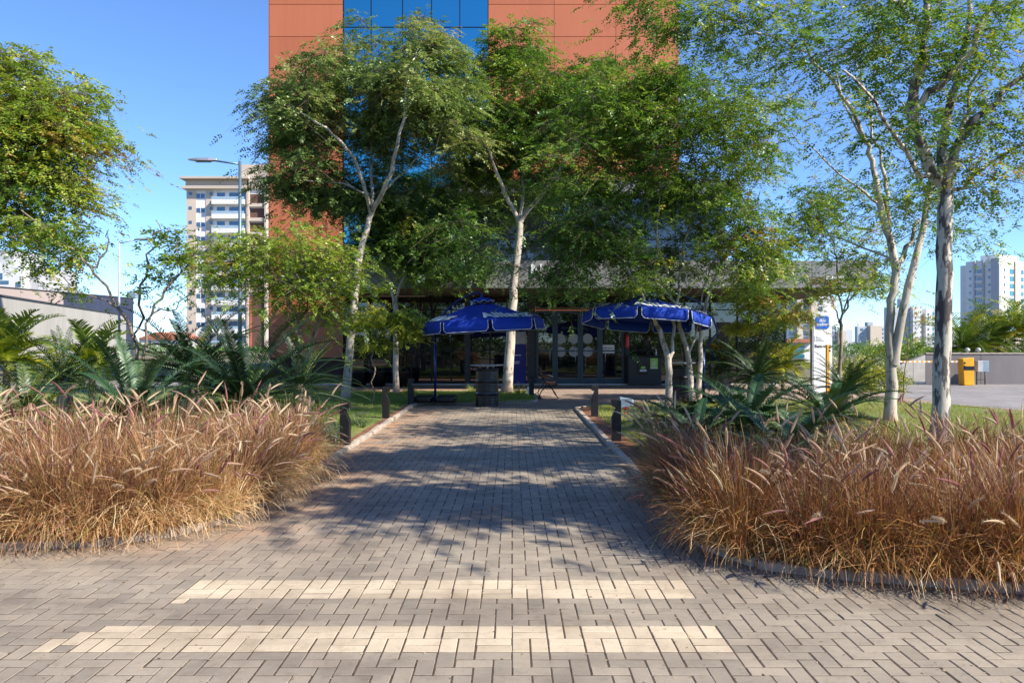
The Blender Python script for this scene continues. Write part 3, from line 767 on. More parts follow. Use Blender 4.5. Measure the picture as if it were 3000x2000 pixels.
def lawn(name, label, test, box, dens, hmin, hmax, mat, tint, wd=.0035, cat='grass'):
    x0, x1, y0, y1 = box; n = int((x1-x0)*(y1-y0)*dens)
    x = RNG.uniform(x0, x1, n); y = RNG.uniform(y0, y1, n)
    # patchy: soil shows where the low-frequency field is low
    fld = np.sin(x*1.7+y*.9)+np.sin(x*.7-y*1.9+1)+RNG.normal(0, .5, n)
    k = test(x, y) & (fld > -1.25); x = x[k]; y = y[k]; n = len(x)
    az = RNG.uniform(0, 2*np.pi, n); L = RNG.uniform(hmin, hmax, n)
    V, Fq, _ = ribbons(np.stack([x, y, np.full(n, .05)], 1), az, RNG.uniform(0, .7, n), RNG.uniform(0, .9, n), L, np.full(n, wd), 2, .05)
    t = np.clip(tint+.16*np.sin(x*2.1+1)*np.cos(y*1.3)+RNG.normal(0, .16, n), 0, 1)
    return tag(mesh_np(name, V, Fq, mat, None, np.repeat(t, 6)), label, cat, kind='stuff')
IL = lambda x, y: inside(LEFTBED, x, y); IR = lambda x, y: inside(RIGHTBED, x, y)
lawn('left_lawn', 'short green lawn around the white trunks left of the path', lambda x, y: IL(x, y) & (x < 10) & ~((x > -2.85) & (y < 21)), (-9, .7, 8.6, 26.3), 1000, .04, .085, M['lawn'], .42)
lawn('right_lawn', 'patchy green and dry lawn between path and cycads on the right', lambda x, y: IR(x, y) & (x > 1.9), (1.7, 12.4, 7.5, 22.4), 800, .04, .09, M['lawn'], .78)
def tufts(name, label, spots, mat, tint, h=.32, n=60, cat='plant'):
    VV, FF, TT, c = [], [], [], 0
    for (x, y, s) in spots:
        az = RNG.uniform(0, 2*np.pi, n)
        V, Fq, _ = ribbons(np.stack([x+.04*np.cos(az), y+.04*np.sin(az), np.full(n, .05)], 1), az, RNG.uniform(.1, .9, n), RNG.uniform(.3, 1.3, n), RNG.uniform(.5, 1, n)*h*s, np.full(n, .004), 4)
        VV.append(V); FF.append(Fq+c); c += len(V); TT.append(np.repeat(np.clip(RNG.normal(tint, .18, n), 0, 1), 10))
    return tag(mesh_np(name, np.concatenate(VV), np.concatenate(FF), mat, None, np.concatenate(TT)), label, cat, kind='stuff')
tufts('left_border_tufts', 'dark spiky grass tufts edging the lawn by the left bollards', [(random.uniform(-5.2, -2.85), random.uniform(12.8, 15.6), random.uniform(.7, 1.1)) for _ in range(70)], M['spiky'], .45)
tufts('right_border_tufts', 'grey green grassy tufts around the right bollards', [(random.uniform(2.35, 4.6), random.uniform(13, 19.3), random.uniform(.6, 1.1)) for _ in range(60)], M['spiky'], .6)
for (px, py, s, lb) in ((1165+35, 1158, .9, 'yellow green grassy tuft beside the slim white trunk'), (1525, 1158, 1.2, 'low grassy tuft between thick white trunk and bench'), (1388, 1150, .8, 'small spiky tuft behind the left black barrel')):
    q = GP(px, py+2); n = 90; az = RNG.uniform(0, 6.28, n)
    V, Fq, _ = ribbons(np.stack([q[0]+.12*np.cos(az), q[1]+.1*np.sin(az), np.full(n, .05)], 1), az, RNG.uniform(.1, .8, n), RNG.uniform(.2, 1.2, n), RNG.uniform(.2, .42, n)*s, np.full(n, .007), 4)
    r = empty('grass_tuft', (q[0], q[1], .05), lb, 'plant'); mesh_np('blades', V, Fq, M['lawn'], r, np.repeat(np.clip(RNG.normal(.72, .15, n), 0, 1), 10))

# ------------------------------------------------------------------ trees
def gz(px, py):  # ground point used as a tree base
    return GP(px, py)
TREES = 'trees planted along the garden path'
tree('white_barked_tree', 'tall tree with slanting pale trunk and broad crown before the left side of the tower', 'tree', gz(1012, 1171),
     [[(1012,1171,0,.135),(1024,1040,0,.115),(1037,900,.1,.105),(1050,780,.2,.10),(1073,680,.3,.085),(1085,625,.3,.085)],
      [(1085,625,.3,.06),(1072,560,-.3,.055),(1045,480,-.7,.05),(1000,420,-1.1,.04),(930,360,-1.3,.03),(860,310,-1.4,.018)],
      [(1085,625,.3,.055),(1092,540,.5,.045),(1088,420,.6,.035),(1080,300,.6,.022),(1085,200,.6,.012)],
      [(1085,625,.3,.07),(1122,560,-.3,.065),(1152,470,-.8,.055),(1182,350,-1.2,.04),(1195,230,-1.2,.024),(1230,120,0,.01)],
      [(1122,560,0,.04),(1190,500,.5,.03),(1280,420,.8,.02)],
      [(1075,570,.2,.035),(1010,540,-.3,.025),(900,530,-.7,.015)]],
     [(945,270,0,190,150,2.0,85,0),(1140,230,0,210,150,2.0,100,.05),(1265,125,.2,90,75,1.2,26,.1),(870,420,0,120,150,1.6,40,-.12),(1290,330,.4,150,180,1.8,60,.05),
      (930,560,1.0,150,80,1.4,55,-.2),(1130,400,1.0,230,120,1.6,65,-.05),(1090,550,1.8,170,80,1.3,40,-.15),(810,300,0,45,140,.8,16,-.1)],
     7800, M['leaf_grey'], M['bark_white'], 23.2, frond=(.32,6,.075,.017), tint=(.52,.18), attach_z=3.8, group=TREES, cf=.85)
tree('slim_white_barked_tree', 'smaller tree with upright pale trunk forking low, just left of the left umbrella', 'tree', gz(1160, 1157),
     [[(1160,1157,0,.10),(1160,1040,0,.085),(1158,930,0,.08),(1157,880,0,.08)],
      [(1157,880,0,.055),(1145,830,0,.045),(1122,780,0,.03),(1100,720,0,.02)],
      [(1157,880,0,.05),(1178,825,0,.04),(1205,770,.1,.028),(1240,690,.1,.015)]],
     [(1120,690,0,130,80,1.6,45,-.1),(1280,690,0,160,120,1.8,70,-.05),(1330,780,0,120,60,1.2,25,-.15),(1200,590,.5,200,60,1.6,45,-.2)],
     3300, M['leaf'], M['bark_white'], 25.4, frond=(.30,6,.07,.016), tint=(.35,.18), attach_z=3.0, group=TREES)
tree('thick_white_barked_tree', 'tree with the thickest sunlit white trunk, standing on the lawn tip between barrel and bench', 'tree', gz(1484, 1152),
     [[(1484,1152,0,.185),(1492,1040,0,.165),(1500,920,0,.15),(1508,800,0,.13),(1522,690,0,.12),(1522,650,0,.12)],
      [(1522,650,0,.08),(1490,590,-.3,.075),(1455,500,-.9,.055),(1425,420,-1.4,.038),(1390,330,0,.02)],
      [(1522,650,0,.07),(1530,560,.4,.055),(1520,450,.6,.04),(1500,330,.6,.025),(1510,200,.6,.012)],
      [(1522,650,0,.085),(1568,590,-.3,.08),(1625,520,-.9,.06),(1680,430,-1.3,.04),(1720,330,0,.02)]],
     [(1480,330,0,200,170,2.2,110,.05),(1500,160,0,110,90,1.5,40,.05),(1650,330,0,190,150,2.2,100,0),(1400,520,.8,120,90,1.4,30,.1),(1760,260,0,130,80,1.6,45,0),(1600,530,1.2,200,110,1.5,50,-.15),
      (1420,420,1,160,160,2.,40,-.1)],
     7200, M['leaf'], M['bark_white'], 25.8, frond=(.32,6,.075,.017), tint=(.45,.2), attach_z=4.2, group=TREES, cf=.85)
tree('multi_stemmed_tree', 'tree with several slender pale stems in front of the right blue umbrella', 'tree', gz(1958, 1196),
     [[(1958,1196,0,.095),(1958,1110,0,.085),(1957,1050,0,.08),(1935,970,0,.06),(1900,900,-.2,.04),(1862,820,-.4,.03),(1800,740,-.5,.018),(1740,690,-.5,.01)],
      [(2030,1170,.6,.075),(2018,1060,.6,.065),(2000,980,.6,.06),(1975,900,.5,.05),(1950,800,.4,.04),(1925,700,.3,.03),(1890,560,.2,.018),(1870,430,.2,.012)],
      [(2046,1165,.8,.075),(2052,1050,.8,.06),(2058,950,.8,.05),(2080,850,.8,.04),(2130,740,.8,.03),(2190,640,.8,.018),(2230,560,.8,.01)],
      [(1957,1050,0,.05),(1975,960,.2,.04),(1985,860,.3,.035),(2010,720,.4,.028),(2030,560,.5,.02),(2050,430,.5,.012)],
      [(2018,1050,.6,.035),(2045,960,.7,.028),(2050,880,.7,.022),(2090,760,.7,.015)]],
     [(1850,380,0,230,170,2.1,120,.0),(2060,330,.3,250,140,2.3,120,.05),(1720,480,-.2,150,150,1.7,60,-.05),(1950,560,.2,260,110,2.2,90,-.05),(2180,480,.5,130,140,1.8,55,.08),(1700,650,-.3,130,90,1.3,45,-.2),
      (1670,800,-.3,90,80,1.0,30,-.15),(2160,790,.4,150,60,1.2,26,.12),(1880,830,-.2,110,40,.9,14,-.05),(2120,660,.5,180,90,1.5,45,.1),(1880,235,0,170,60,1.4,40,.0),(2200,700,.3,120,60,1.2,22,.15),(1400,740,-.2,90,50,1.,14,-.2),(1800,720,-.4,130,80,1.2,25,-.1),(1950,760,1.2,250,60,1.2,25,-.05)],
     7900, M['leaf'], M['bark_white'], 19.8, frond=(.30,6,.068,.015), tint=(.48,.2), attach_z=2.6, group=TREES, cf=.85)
tree('twin_trunk_tree', 'sparse tree with two pale trunks crossing low, directly left of the blotched trunk at right', 'tree', gz(2608, 1241),
     [[(2608,1241,0,.135),(2612,1130,0,.115),(2606,1000,0,.085),(2612,880,0,.08),(2625,800,0,.08),(2605,700,0,.075),(2580,600,0,.07),(2560,500,0,.055),(2545,430,0,.05),(2500,330,-.3,.04),(2450,250,-.6,.032),(2390,180,-.9,.025),(2290,120,-1.2,.018),(2150,80,-1.5,.012)],
      [(2616,1060,0,.10),(2640,940,-.1,.085),(2660,840,-.1,.08),(2690,720,0,.07),(2722,570,.2,.06),(2735,500,.3,.05),(2700,400,.6,.035),(2640,300,.8,.02)],
      [(2605,700,0,.05),(2600,600,.2,.045),(2597,520,.3,.04),(2560,400,.5,.03),(2545,300,.6,.02),(2500,160,.6,.012)],
      [(2625,800,0,.06),(2655,730,.2,.05),(2690,640,.5,.03)],
      [(2580,600,0,.03),(2500,540,-.3,.022),(2400,450,-.5,.015),(2330,400,-.6,.01)],
      [(2545,430,0,.03),(2470,300,.5,.022),(2430,150,.6,.015)],
      [(2620,760,0,.03),(2520,720,.3,.02),(2380,680,.5,.012)]],
     [(2150,60,-1.3,300,90,1.5,70,0),(2400,90,-.6,230,120,1.6,44,0),(2500,330,0,160,140,1.5,26,0),(2660,560,.3,130,180,1.3,32,.05),(2480,600,.3,150,60,1.2,24,-.05),(2560,760,.5,130,60,1.0,22,.1),(2800,700,.6,110,70,.8,14,0),
      (1950,50,-1.3,170,70,1.2,34,-.05),(2350,-120,-1,400,120,2,26,0),(1900,-60,-1,200,60,1.2,20,0)],
     1350, M['leaf'], M['bark_white'], 16.4, frond=(.27,7,.06,.013), tint=(.45,.2), attach_z=3.9, group=TREES, cf=.62, tipr=.005)
tree('blotched_trunk_tree', 'big tree with straight trunk of dark blotched peeling bark at the right edge', 'tree', gz(2750, 1322),
     [[(2750,1322,0,.15),(2757,1180,0,.13),(2762,1000,0,.125),(2765,800,0,.118),(2768,620,0,.112),(2770,540,0,.112)],
      [(2770,540,0,.10),(2725,490,-.05,.095),(2697,420,-.1,.085),(2672,340,-.2,.08),(2675,260,-.2,.075),(2700,180,-.2,.065),(2718,80,-.2,.055),(2700,-40,-.3,.04),(2640,-200,-.5,.02)],
      [(2672,330,-.2,.06),(2720,270,-.3,.055),(2790,215,-.4,.055),(2850,140,-.4,.05),(2890,40,-.4,.04),(2950,-80,-.5,.025)],
      [(2770,540,0,.085),(2758,450,.2,.08),(2775,340,.3,.07),(2800,240,.4,.055),(2830,100,.5,.045),(2845,-40,.5,.03)],
      [(2770,540,0,.08),(2798,440,-.1,.07),(2845,360,-.2,.055),(2910,300,-.3,.045),(2990,230,-.4,.035),(3100,150,-.5,.02)],
      [(2800,430,-.1,.04),(2830,330,.3,.035),(2850,220,.5,.02)],
      [(2770,570,0,.035),(2850,520,.3,.03),(2940,450,.5,.022),(3040,400,.6,.012)],
      [(2718,90,-.2,.035),(2640,20,-.5,.03),(2520,-60,-1,.02)],
      [(2718,540,0,.045),(2640,440,-.8,.035),(2560,300,-1.5,.022),(2480,200,-2,.014)]],
     [(2850,330,0,230,190,1.6,55,.05),(2700,150,0,200,150,1.5,45,0),(2950,120,0,200,180,1.5,55,.05),(2560,60,-1,220,110,1.5,45,0),(2900,500,.3,160,120,1.2,32,.08),(2850,-120,-1,420,150,2.0,40,0),
      (3150,300,0,180,250,1.6,40,.05),(2620,330,-.8,120,120,1.0,18,.0)],
     1550, M['leaf'], M['bark_blotch'], 12.4, frond=(.26,7,.055,.012), tint=(.5,.2), attach_z=4.3, group=TREES, cf=.62, tipr=.005)
tree('leafy_tree', 'broad bright green tree crown leaning in from the left edge of the photo', 'tree', (P(-170,1100,16)[0], 16, 0),
     [[(-170,1225,0,.14),(-150,1000,0,.12),(-110,820,0,.11),(-60,700,0,.10),(0,600,0,.08),(60,520,0,.05),(120,440,0,.03),(170,360,0,.015)],
      [(-110,820,0,.08),(-140,650,0,.07),(-120,450,0,.05),(-60,300,0,.03)],
      [(-60,700,0,.05),(20,660,.3,.04),(110,600,.5,.03),(220,520,.6,.02)],
      [(0,600,0,.05),(30,450,-.3,.035),(20,300,-.4,.02)]],
     [(70,330,0,210,170,1.8,120,.1),(215,380,.2,115,130,1.2,45,.08),(160,530,.3,160,80,1.3,40,.02),(-120,350,0,230,230,2,70,.05),(60,650,.4,190,70,1.1,32,.1),(40,180,0,110,50,.8,16,.0),(50,500,0,220,100,1.6,40,-.1)],
     4300, M['leaf'], M['bark_brown'], 16, frond=(.27,7,.06,.014), tint=(.62,.2), attach_z=3.2, group=TREES, cf=.75)
tree('sparse_bare_limbed_tree', 'low sparse tree with thin bare limbs fanning out before the pale grey building', 'tree', gz(415, 1286),
     [[(415,1286,0,.05),(408,1150,0,.045),(400,1040,0,.032),(372,950,0,.027),(320,850,0,.022),(262,780,0,.019),(200,720,0,.02),(120,660,0,.014),(60,620,0,.01)],
      [(408,1150,0,.035),(402,1040,.1,.026),(400,960,.1,.022),(418,870,.1,.024),(432,780,.1,.02),(455,700,.1,.014),(470,650,.1,.009)],
      [(410,1150,0,.035),(425,1000,-.1,.026),(450,920,-.1,.022),(490,850,-.1,.024),(540,790,-.1,.018),(580,740,-.1,.01)],
      [(372,950,0,.02),(330,890,.1,.016),(260,860,.1,.01)],
      [(300,830,0,.02),(235,760,.2,.015),(150,700,.3,.01)],
      [(450,920,-.1,.016),(520,900,.1,.012),(545,860,.1,.008)],
      [(270,790,0,.02),(300,730,0,.015),(320,670,0,.008)]],
     [(150,670,0,140,45,.8,30,.0),(60,640,0,60,30,.5,8,0),(230,740,.1,110,50,.6,18,0),(190,850,.2,50,30,.3,5,0),(120,780,.1,50,25,.4,6,-.1),(505,680,0,35,40,.4,8,0),(520,740,0,90,70,.7,24,0),(450,810,0,50,50,.4,7,0)],
     430, M['leaf'], M['bark_brown'], 13.9, frond=(.24,7,.055,.013), tint=(.58,.2), attach_z=1.9, tipr=.0045, group=TREES, spread=.18, nbias=.6)
tree('bushy_tree', 'low bushy yellow green tree before the bottom left corner of the orange tower', 'tree', gz(890, 1209),
     [[(890,1209,0,.07),(880,1080,0,.06),(876,1000,0,.055),(865,930,0,.045),(840,870,0,.035),(790,810,0,.022),(740,770,0,.012)],
      [(905,1209,0,.06),(905,1080,0,.05),(918,990,0,.045),(945,930,0,.035),(980,870,0,.022),(1030,820,0,.012)],
      [(876,1000,0,.035),(895,900,.2,.03),(900,820,.3,.02),(900,740,.3,.01)],
      [(865,930,0,.03),(880,860,-.3,.022),(860,780,-.5,.012)]],
     [(760,770,0,170,80,1.4,70,.05),(900,730,0,160,80,1.4,75,.0),(1000,800,0,120,80,1.1,45,-.05),(850,850,0,200,50,1.4,45,-.05),(680,720,0,110,60,1.0,32,.08),(960,900,.3,100,50,.8,20,-.15),(620,790,0,80,60,.8,18,.0)],
     1650, M['leaf_yellow'], M['bark_brown'], 18.9, frond=(.26,6,.062,.015), tint=(.42,.16), attach_z=2.2, group=TREES)
tree('young_tree', 'small sapling with thin straight stem and bright leaves on the left lawn', 'tree', gz(1091, 1192),
     [[(1091,1192,0,.022),(1092,1120,0,.02),(1094,1060,0,.018),(1098,1020,0,.016),(1108,980,0,.012),(1120,940,0,.007)],
      [(1098,1020,0,.012),(1085,980,0,.01),(1060,950,0,.006)],[(1098,1020,0,.012),(1130,985,0,.01),(1170,950,0,.006)]],
     [(1140,930,0,105,38,.9,40,.1),(1190,960,0,60,28,.5,14,.15),(1070,950,0,40,30,.5,10,0),(1110,1000,0,50,25,.4,8,0)],
     620, M['leaf_yellow'], M['bark_brown'], 20.7, frond=(.24,6,.06,.016), tint=(.55,.16), attach_z=1.5, tipr=.004, spread=.14, group=TREES)
tree('thin_trunk_tree', 'small airy tree with thin grey trunk just right of the white totem', 'tree', gz(2458, 1182),
     [[(2458,1182,0,.055),(2460,1080,0,.048),(2462,980,0,.045),(2463,940,0,.045)],
      [(2463,940,0,.03),(2458,860,0,.026),(2450,760,0,.022),(2430,690,0,.016),(2390,630,0,.01)],
      [(2463,940,0,.03),(2490,880,0,.024),(2530,830,0,.018),(2590,790,0,.010)],
      [(2463,940,0,.022),(2445,900,0,.016),(2420,860,0,.01)],
      [(2463,920,0,.022),(2520,790,.2,.018),(2560,720,.3,.010)]],
     [(2370,640,0,120,80,1.1,50,.0),(2300,730,0,80,50,.8,16,.1),(2520,690,0,120,70,1.0,20,.1),(2420,830,0,110,40,.8,16,.2),(2570,830,0,80,50,.8,12,.1),(2330,880,.2,110,50,.8,18,.3),(2440,560,.2,120,60,.9,24,-.05)],
     1000, M['leaf'], M['bark_brown'], 21.8, frond=(.26,6,.062,.015), tint=(.52,.2), attach_z=2.2, tipr=.005, group=TREES, spread=.25)
tree('golden_leaved_sapling', 'sapling with flat layers of golden green leaves above the right cycads', 'tree', gz(2230, 1168),
     [[(2230,1168,0,.03),(2232,1060,0,.026),(2228,960,0,.02),(2220,900,0,.012)],[(2230,1000,0,.014),(2270,950,0,.01),(2320,920,0,.006)],[(2230,980,0,.014),(2190,950,0,.01),(2150,960,0,.006)]],
     [(2220,880,0,110,25,.8,26,.1),(2280,930,0,90,22,.7,16,.1),(2170,960,0,80,22,.6,14,.1),(2180,830,0,80,20,.6,10,-.05),(2260,1010,0,50,20,.5,8,.1)],
     620, M['leaf_yellow'], M['bark_brown'], 23.4, frond=(.26,6,.062,.017), tint=(.6,.16), attach_z=1.4, tipr=.004, spread=.16, group=TREES)
tree('dry_sapling', 'nearly leafless twiggy sapling between the twin trunks and the blotched trunk', 'tree', gz(2640, 1180),
     [[(2640,1180,0,.018),(2650,1080,0,.015),(2662,1020,0,.012),(2690,960,0,.008),(2730,920,0,.005)],[(2662,1020,0,.01),(2655,950,0,.008),(2665,890,0,.005)]],
     [(2680,920,0,40,50,.4,10,.4),(2650,960,0,25,30,.3,4,.4)], 12, M['leaf'], M['bark_brown'], 21.8, attach_z=1., tipr=.003, group=TREES)
def CW(X, Y, Z, rx, rz, rd, n, ts, D): return (1500+X*F/Y, 1000-(Z-H)*F/Y, Y-D, rx*F/Y, rz*F/Y, rd, n, ts)
# tree just outside the right edge whose crown shades the path
tree('shade_tree', 'leafy tree just outside the right edge that throws the dappled shade over the path', 'tree', (10.2, 6.3, 0),
     [[(5277,1630,0,.15),(5100,1000,0,.13),(4900,400,0,.11),(4700,-200,0,.08),(4500,-700,0,.04)],
      [(4900,400,0,.07),(4400,0,1,.05),(4000,-400,1.5,.03)]],
     [CW(7.0,5.1,6.3,1.6,.9,1.2,80,0,6.3),CW(6.0,4.8,7.0,1.5,.8,1.1,70,0,6.3),CW(8.4,7.4,8.2,1.5,.9,1.3,60,0,6.3),CW(8.2,8.0,7.0,1.9,.9,1.2,70,0,6.3),CW(7.1,6.8,8.5,1.5,.8,1.2,60,0,6.3)],
     2200, M['leaf'], M['bark_white'], 6.3, frond=(.34,7,.08,.020), tint=(.5,.2), attach_z=3.2)

# ------------------------------------------------------------------ cycads and palms
CY = 'cycads around the path'
cycad('cycad', 'small yellow green cycad at the far left behind the plumes', 'cycad', 78, 11.5, 1.15, .7, 34, .15, .008, 26, 'cycad', (.78,.15), group=CY)
cycad('cycad', 'dark arching cycad behind the small yellowish one at left', 'cycad', 190, 15.5, 1.5, .95, 40, .16, .009, 28, 'cycad', (.45,.15), group=CY)
cycad('cycad', 'big cycad with broad upright fronds in the middle of the left bed', 'cycad', 395, 10.9, 1.55, .58, 36, .19, .012, 44, 'cycad_blue', (.48,.2), el=(86, 5), group=CY)
cycad('cycad', 'dense dark cycad behind the left bed between the lamp pole and the broad cycad', 'cycad', 560, 14.2, 1.65, 1.1, 56, .19, .0115, 42, 'cycad', (.35,.15), group=CY)
cycad('cycad', 'largest dark green cycad at the right end of the left bed', 'cycad', 715, 12.2, 1.85, .75, 58, .20, .0115, 44, 'cycad', (.42,.18), group=CY)
cycad('cycad', 'shadowed cycad partly hidden at the right of the largest left cycad', 'cycad', 880, 15.6, 1.5, .8, 44, .18, .009, 30, 'cycad', (.35,.18), group=CY)
cycad('cycad', 'low bluish cycad sprawling behind the left plumes below the broad cycad', 'cycad', 255, 9.9, 1.15, .28, 28, .17, .011, 38, 'cycad_blue', (.55,.15), el=(50, -5), group=CY)
cycad('cycad', 'rounded dark cycad on a short stem right of the blue umbrella pole', 'cycad', 2215, 21.0, 1.55, .75, 60, .17, .012, 30, 'cycad', (.42,.18), trunk_r=.2, group=CY)
cycad('cycad', 'upright cycad behind the umbrella pole against the dark glass', 'cycad', 2120, 24.0, 1.5, .8, 44, .17, .012, 28, 'cycad', (.5,.18), group=CY)
cycad('cycad', 'neat cycad with stiff spreading fronds in front of the white totem', 'cycad', 2478, 18.8, 1.15, .50, 44, .16, .012, 26, 'cycad', (.55,.15), el=(75, 2), arch=.8, trunk_r=.15, group=CY)
cycad('cycad', 'silvery bluish cycad with wide upright fronds behind the right plumes', 'cycad', 2190, 12.9, 1.36, .30, 40, .20, .015, 38, 'cycad_blue', (.62,.18), el=(68, 0), group=CY)
cycad('cycad', 'low bluish cycad in front of the neat cycad, left of the twin trunks', 'cycad', 2430, 14.4, 1.36, .30, 38, .19, .015, 36, 'cycad_blue', (.60,.18), el=(66, 0), group=CY)
cycad('cycad', 'bluish cycad with broad stiff fronds behind the grass near the floodlight', 'cycad', 2040, 12.0, 1.1, .22, 30, .17, .013, 34, 'cycad_blue', (.5,.2), el=(58, -6), group=CY)
cycad('cycad', 'middle bluish cycad of the low group behind the right plumes', 'cycad', 2345, 11.4, 1.12, .26, 32, .18, .013, 34, 'cycad_blue', (.55,.2), el=(60, -6), group=CY)
cycad('cycad', 'dark low cycad under the slender pale stems', 'cycad', 2010, 14.6, 1.10, .15, 36, .17, .010, 28, 'cycad', (.45,.2), el=(60, -5), group=CY)
cycad('cycad', 'flat spreading cycad left of the twin trunks among the right plumes', 'cycad', 2290, 10.2, 1.2, .22, 26, .18, .012, 40, 'cycad_blue', (.50,.2), el=(65, -4), group=CY)
def palm(label, px, D, h, R, n, tint, stems=3):
    X = (px-1500)*D/F
    return cycad('areca_palm', label, 'palm', px, D, R, h, n, .40, .024, 26, 'palm', tint, el=(86, 5), arch=1.35, trunk_r=.07, group='yellow areca palms')
palm('yellow green palm clump against the left edge before the pale building', 20, 17, 1.25, 1.6, 30, (.55,.2))
palm('bright yellow palm in front of the pale grey building, left of the sparse tree', 270, 20, 1.1, 1.5, 26, (.5,.12))
palm('lush palm behind the grey wall, leftmost beside the blotched trunk', 2830, 35, 1.3, 3.0, 52, (.35,.2))
palm('palm behind the grey wall in the middle of the palm row', 2925, 36, 1.5, 2.9, 52, (.45,.2))
palm('tall yellowish palm behind the grey wall at the right edge', 3010, 35, 1.9, 2.8, 52, (.6,.2))
palm('small yellow palm sapling beside the end of the dark glass', 2295, 27, .8, 1.3, 20, (.7,.15))

def bush(name, label, cat, c, r, n, mat, tint, l=.07, wd=.02, kind=None, parent_thing=True):
    u = RNG.normal(0, 1, (n, 3)); u /= np.linalg.norm(u, axis=1, keepdims=True)
    lump = 1+.18*np.sin(u[:, 0]*6+c[0])+.15*np.cos(u[:, 2]*7+u[:, 1]*4)
    p = np.array(c)+u*(RNG.uniform(.3, 1, n)**.45*lump)[:, None]*np.array(r); k = p[:, 2] > .03; p = p[k]; u = u[k]
    nn = RNG.normal(0, .5, p.shape); nn[:, 2] += .8
    V, Fq, T = leaflets(p, u+RNG.normal(0, .5, p.shape), nn, l*3, 3, l, wd, .3, .5, RNG.normal(tint, .17, len(p)))
    if kind: return tag(mesh_np(name, V, Fq, mat, None, T), label, cat, kind=kind)
    r_ = empty(name, (c[0], c[1], 0), label, cat); mesh_np('foliage', V, Fq, mat, r_, T)
    b = MB(); b.tube([(c[0], c[1], -.05), (c[0]+.03, c[1], c[2]*.7), (c[0]-.04, c[1], c[2])], [.04, .03, .015], 6); b.build('stem', M['bark_brown'], r_)
    return r_
q = P(2500, 1085, 28); bush('yellow_shrub', 'bright yellow leaved shrub behind the neat cycad', 'shrub', (q[0], 28, .45), (.85, .6, .55), 700, M['palm'], .62, .10, .03)
q = P(2590, 1100, 27); bush('yellow_shrub', 'orange yellow shrub just left of the twin trunks', 'shrub', (q[0], 27, .35), (.8, .5, .45), 500, M['palm'], .72, .10, .03)
q = P(2600, 1050, 38); bush('round_shrub', 'green rounded bush behind the yellow shrubs', 'shrub', (q[0], 38, .7), (1.2, 1.0, .95), 800, M['leaf'], .6, .14, .04)
q = P(2670, 1040, 42); bush('round_shrub', 'green bush behind the barrier arm between the two big trunks', 'shrub', (q[0], 42, .8), (1.2, 1.0, .95), 700, M['leaf'], .55, .14, .04)
for i in range(3): pass
VV = []
def far_wood(name, label, x0, x1, y, h, n, mat, tint, l):
    xs = RNG.uniform(x0, x1, n); top = h*(.62+.22*np.sin(xs*.19+1)+.16*np.sin(xs*.53))
    p = np.stack([xs, y+RNG.normal(0, 2.5, n), RNG.uniform(0, 1, n)**.7*top], 1)
    nn = RNG.normal(0, .6, p.shape); nn[:, 1] -= .6; nn[:, 2] += .5
    V, Fq, T = leaflets(p, RNG.normal(0, 1, p.shape), nn, l*2, 2, l, l*.35, .2, .4, RNG.normal(tint, .18, n))
    tag(mesh_np(name, V, Fq, mat, None, T), label, 'trees', kind='stuff')
far_wood('distant_tree_belt', 'low belt of distant dark trees below the towers on the right', 24, 130, 92, 1.55, 9000, M['leaf'], .15, .24)
far_wood('street_tree_row', 'row of trees behind the photographer that the entrance glass mirrors', -30, 30, -22, 6.5, 9000, M['leaf'], .35, .35)
far_wood('distant_tree_line', 'distant treeline beyond the left garden', -110, -8, 125, 1.5, 6000, M['leaf'], .2, .3)

# ------------------------------------------------------------------ the orange office tower with its entrance pavilion
TY = 32.2
def X_(px, D=TY): return (px-1500)*D/F
def Z_(py, D=TY): return H+(1000-py)*D/F
tw = empty('office_tower', (X_(1390), TY, 0), 'orange panelled office tower with blue mirror glass stripe and grey entrance canopy', 'building')
XL, XG0, XG1, XR = X_(786), X_(1006), X_(1430), X_(1990); TOP = 17.6
b = MB(); b.box(XL+.03, XR-.03, TY+.10, TY+22, 0, TOP); b.build('core_wall', M['joint_dark'], tw)
PH = 94*TY/F; zj = [Z_(14)+k*PH for k in range(-11, 16)]
def panels(name, xs, x_end):
    b = MB(); zs = [z for z in zj if z > -.5]
    xs = xs+[x_end]
    for z0 in zs:
        z1 = z0+PH; z0c = max(z0, 0.02)
        if z1 < .1: continue
        for x0, x1 in zip(xs[:-1], xs[1:]): b.box(x0+.008, x1-.008, TY, TY+.08, z0c+.008, z1-.008)
    b.build(name, M['orange'], tw, bevel=.006)
panels('orange_cladding', [XL, XL+.03], XG0)
panels('orange_cladding', [XG1, X_(1623), X_(1804)], XR)
b = MB(); b.box(XL-.0, XL+.22, TY+.12, TY+21.9, 0, TOP-.1)
gx = [X_(p) for p in (1006, 1087, 1179, 1264, 1347, 1430)]
b = MB(); b.box(XG0+.01, XG1-.01, TY+.03, TY+.09, 3.9, TOP-.1); b.build('blue_glass', M['glass_blue'], tw)
b = MB()
for x in gx: b.box(x-.018, x+.018, TY-.005, TY+.03, 4.6, TOP-.12)
z = Z_(80)
while z > 4.6: b.box(XG0+.02, XG1-.02, TY+.005, TY+.028, z-.015, z+.015); z -= PH*1.42
z = Z_(80)+PH*1.42
while z < TOP-.3: b.box(XG0+.02, XG1-.02, TY+.005, TY+.028, z-.015, z+.015); z += PH*1.42
b.build('glazing_bars', M['mullion'], tw)
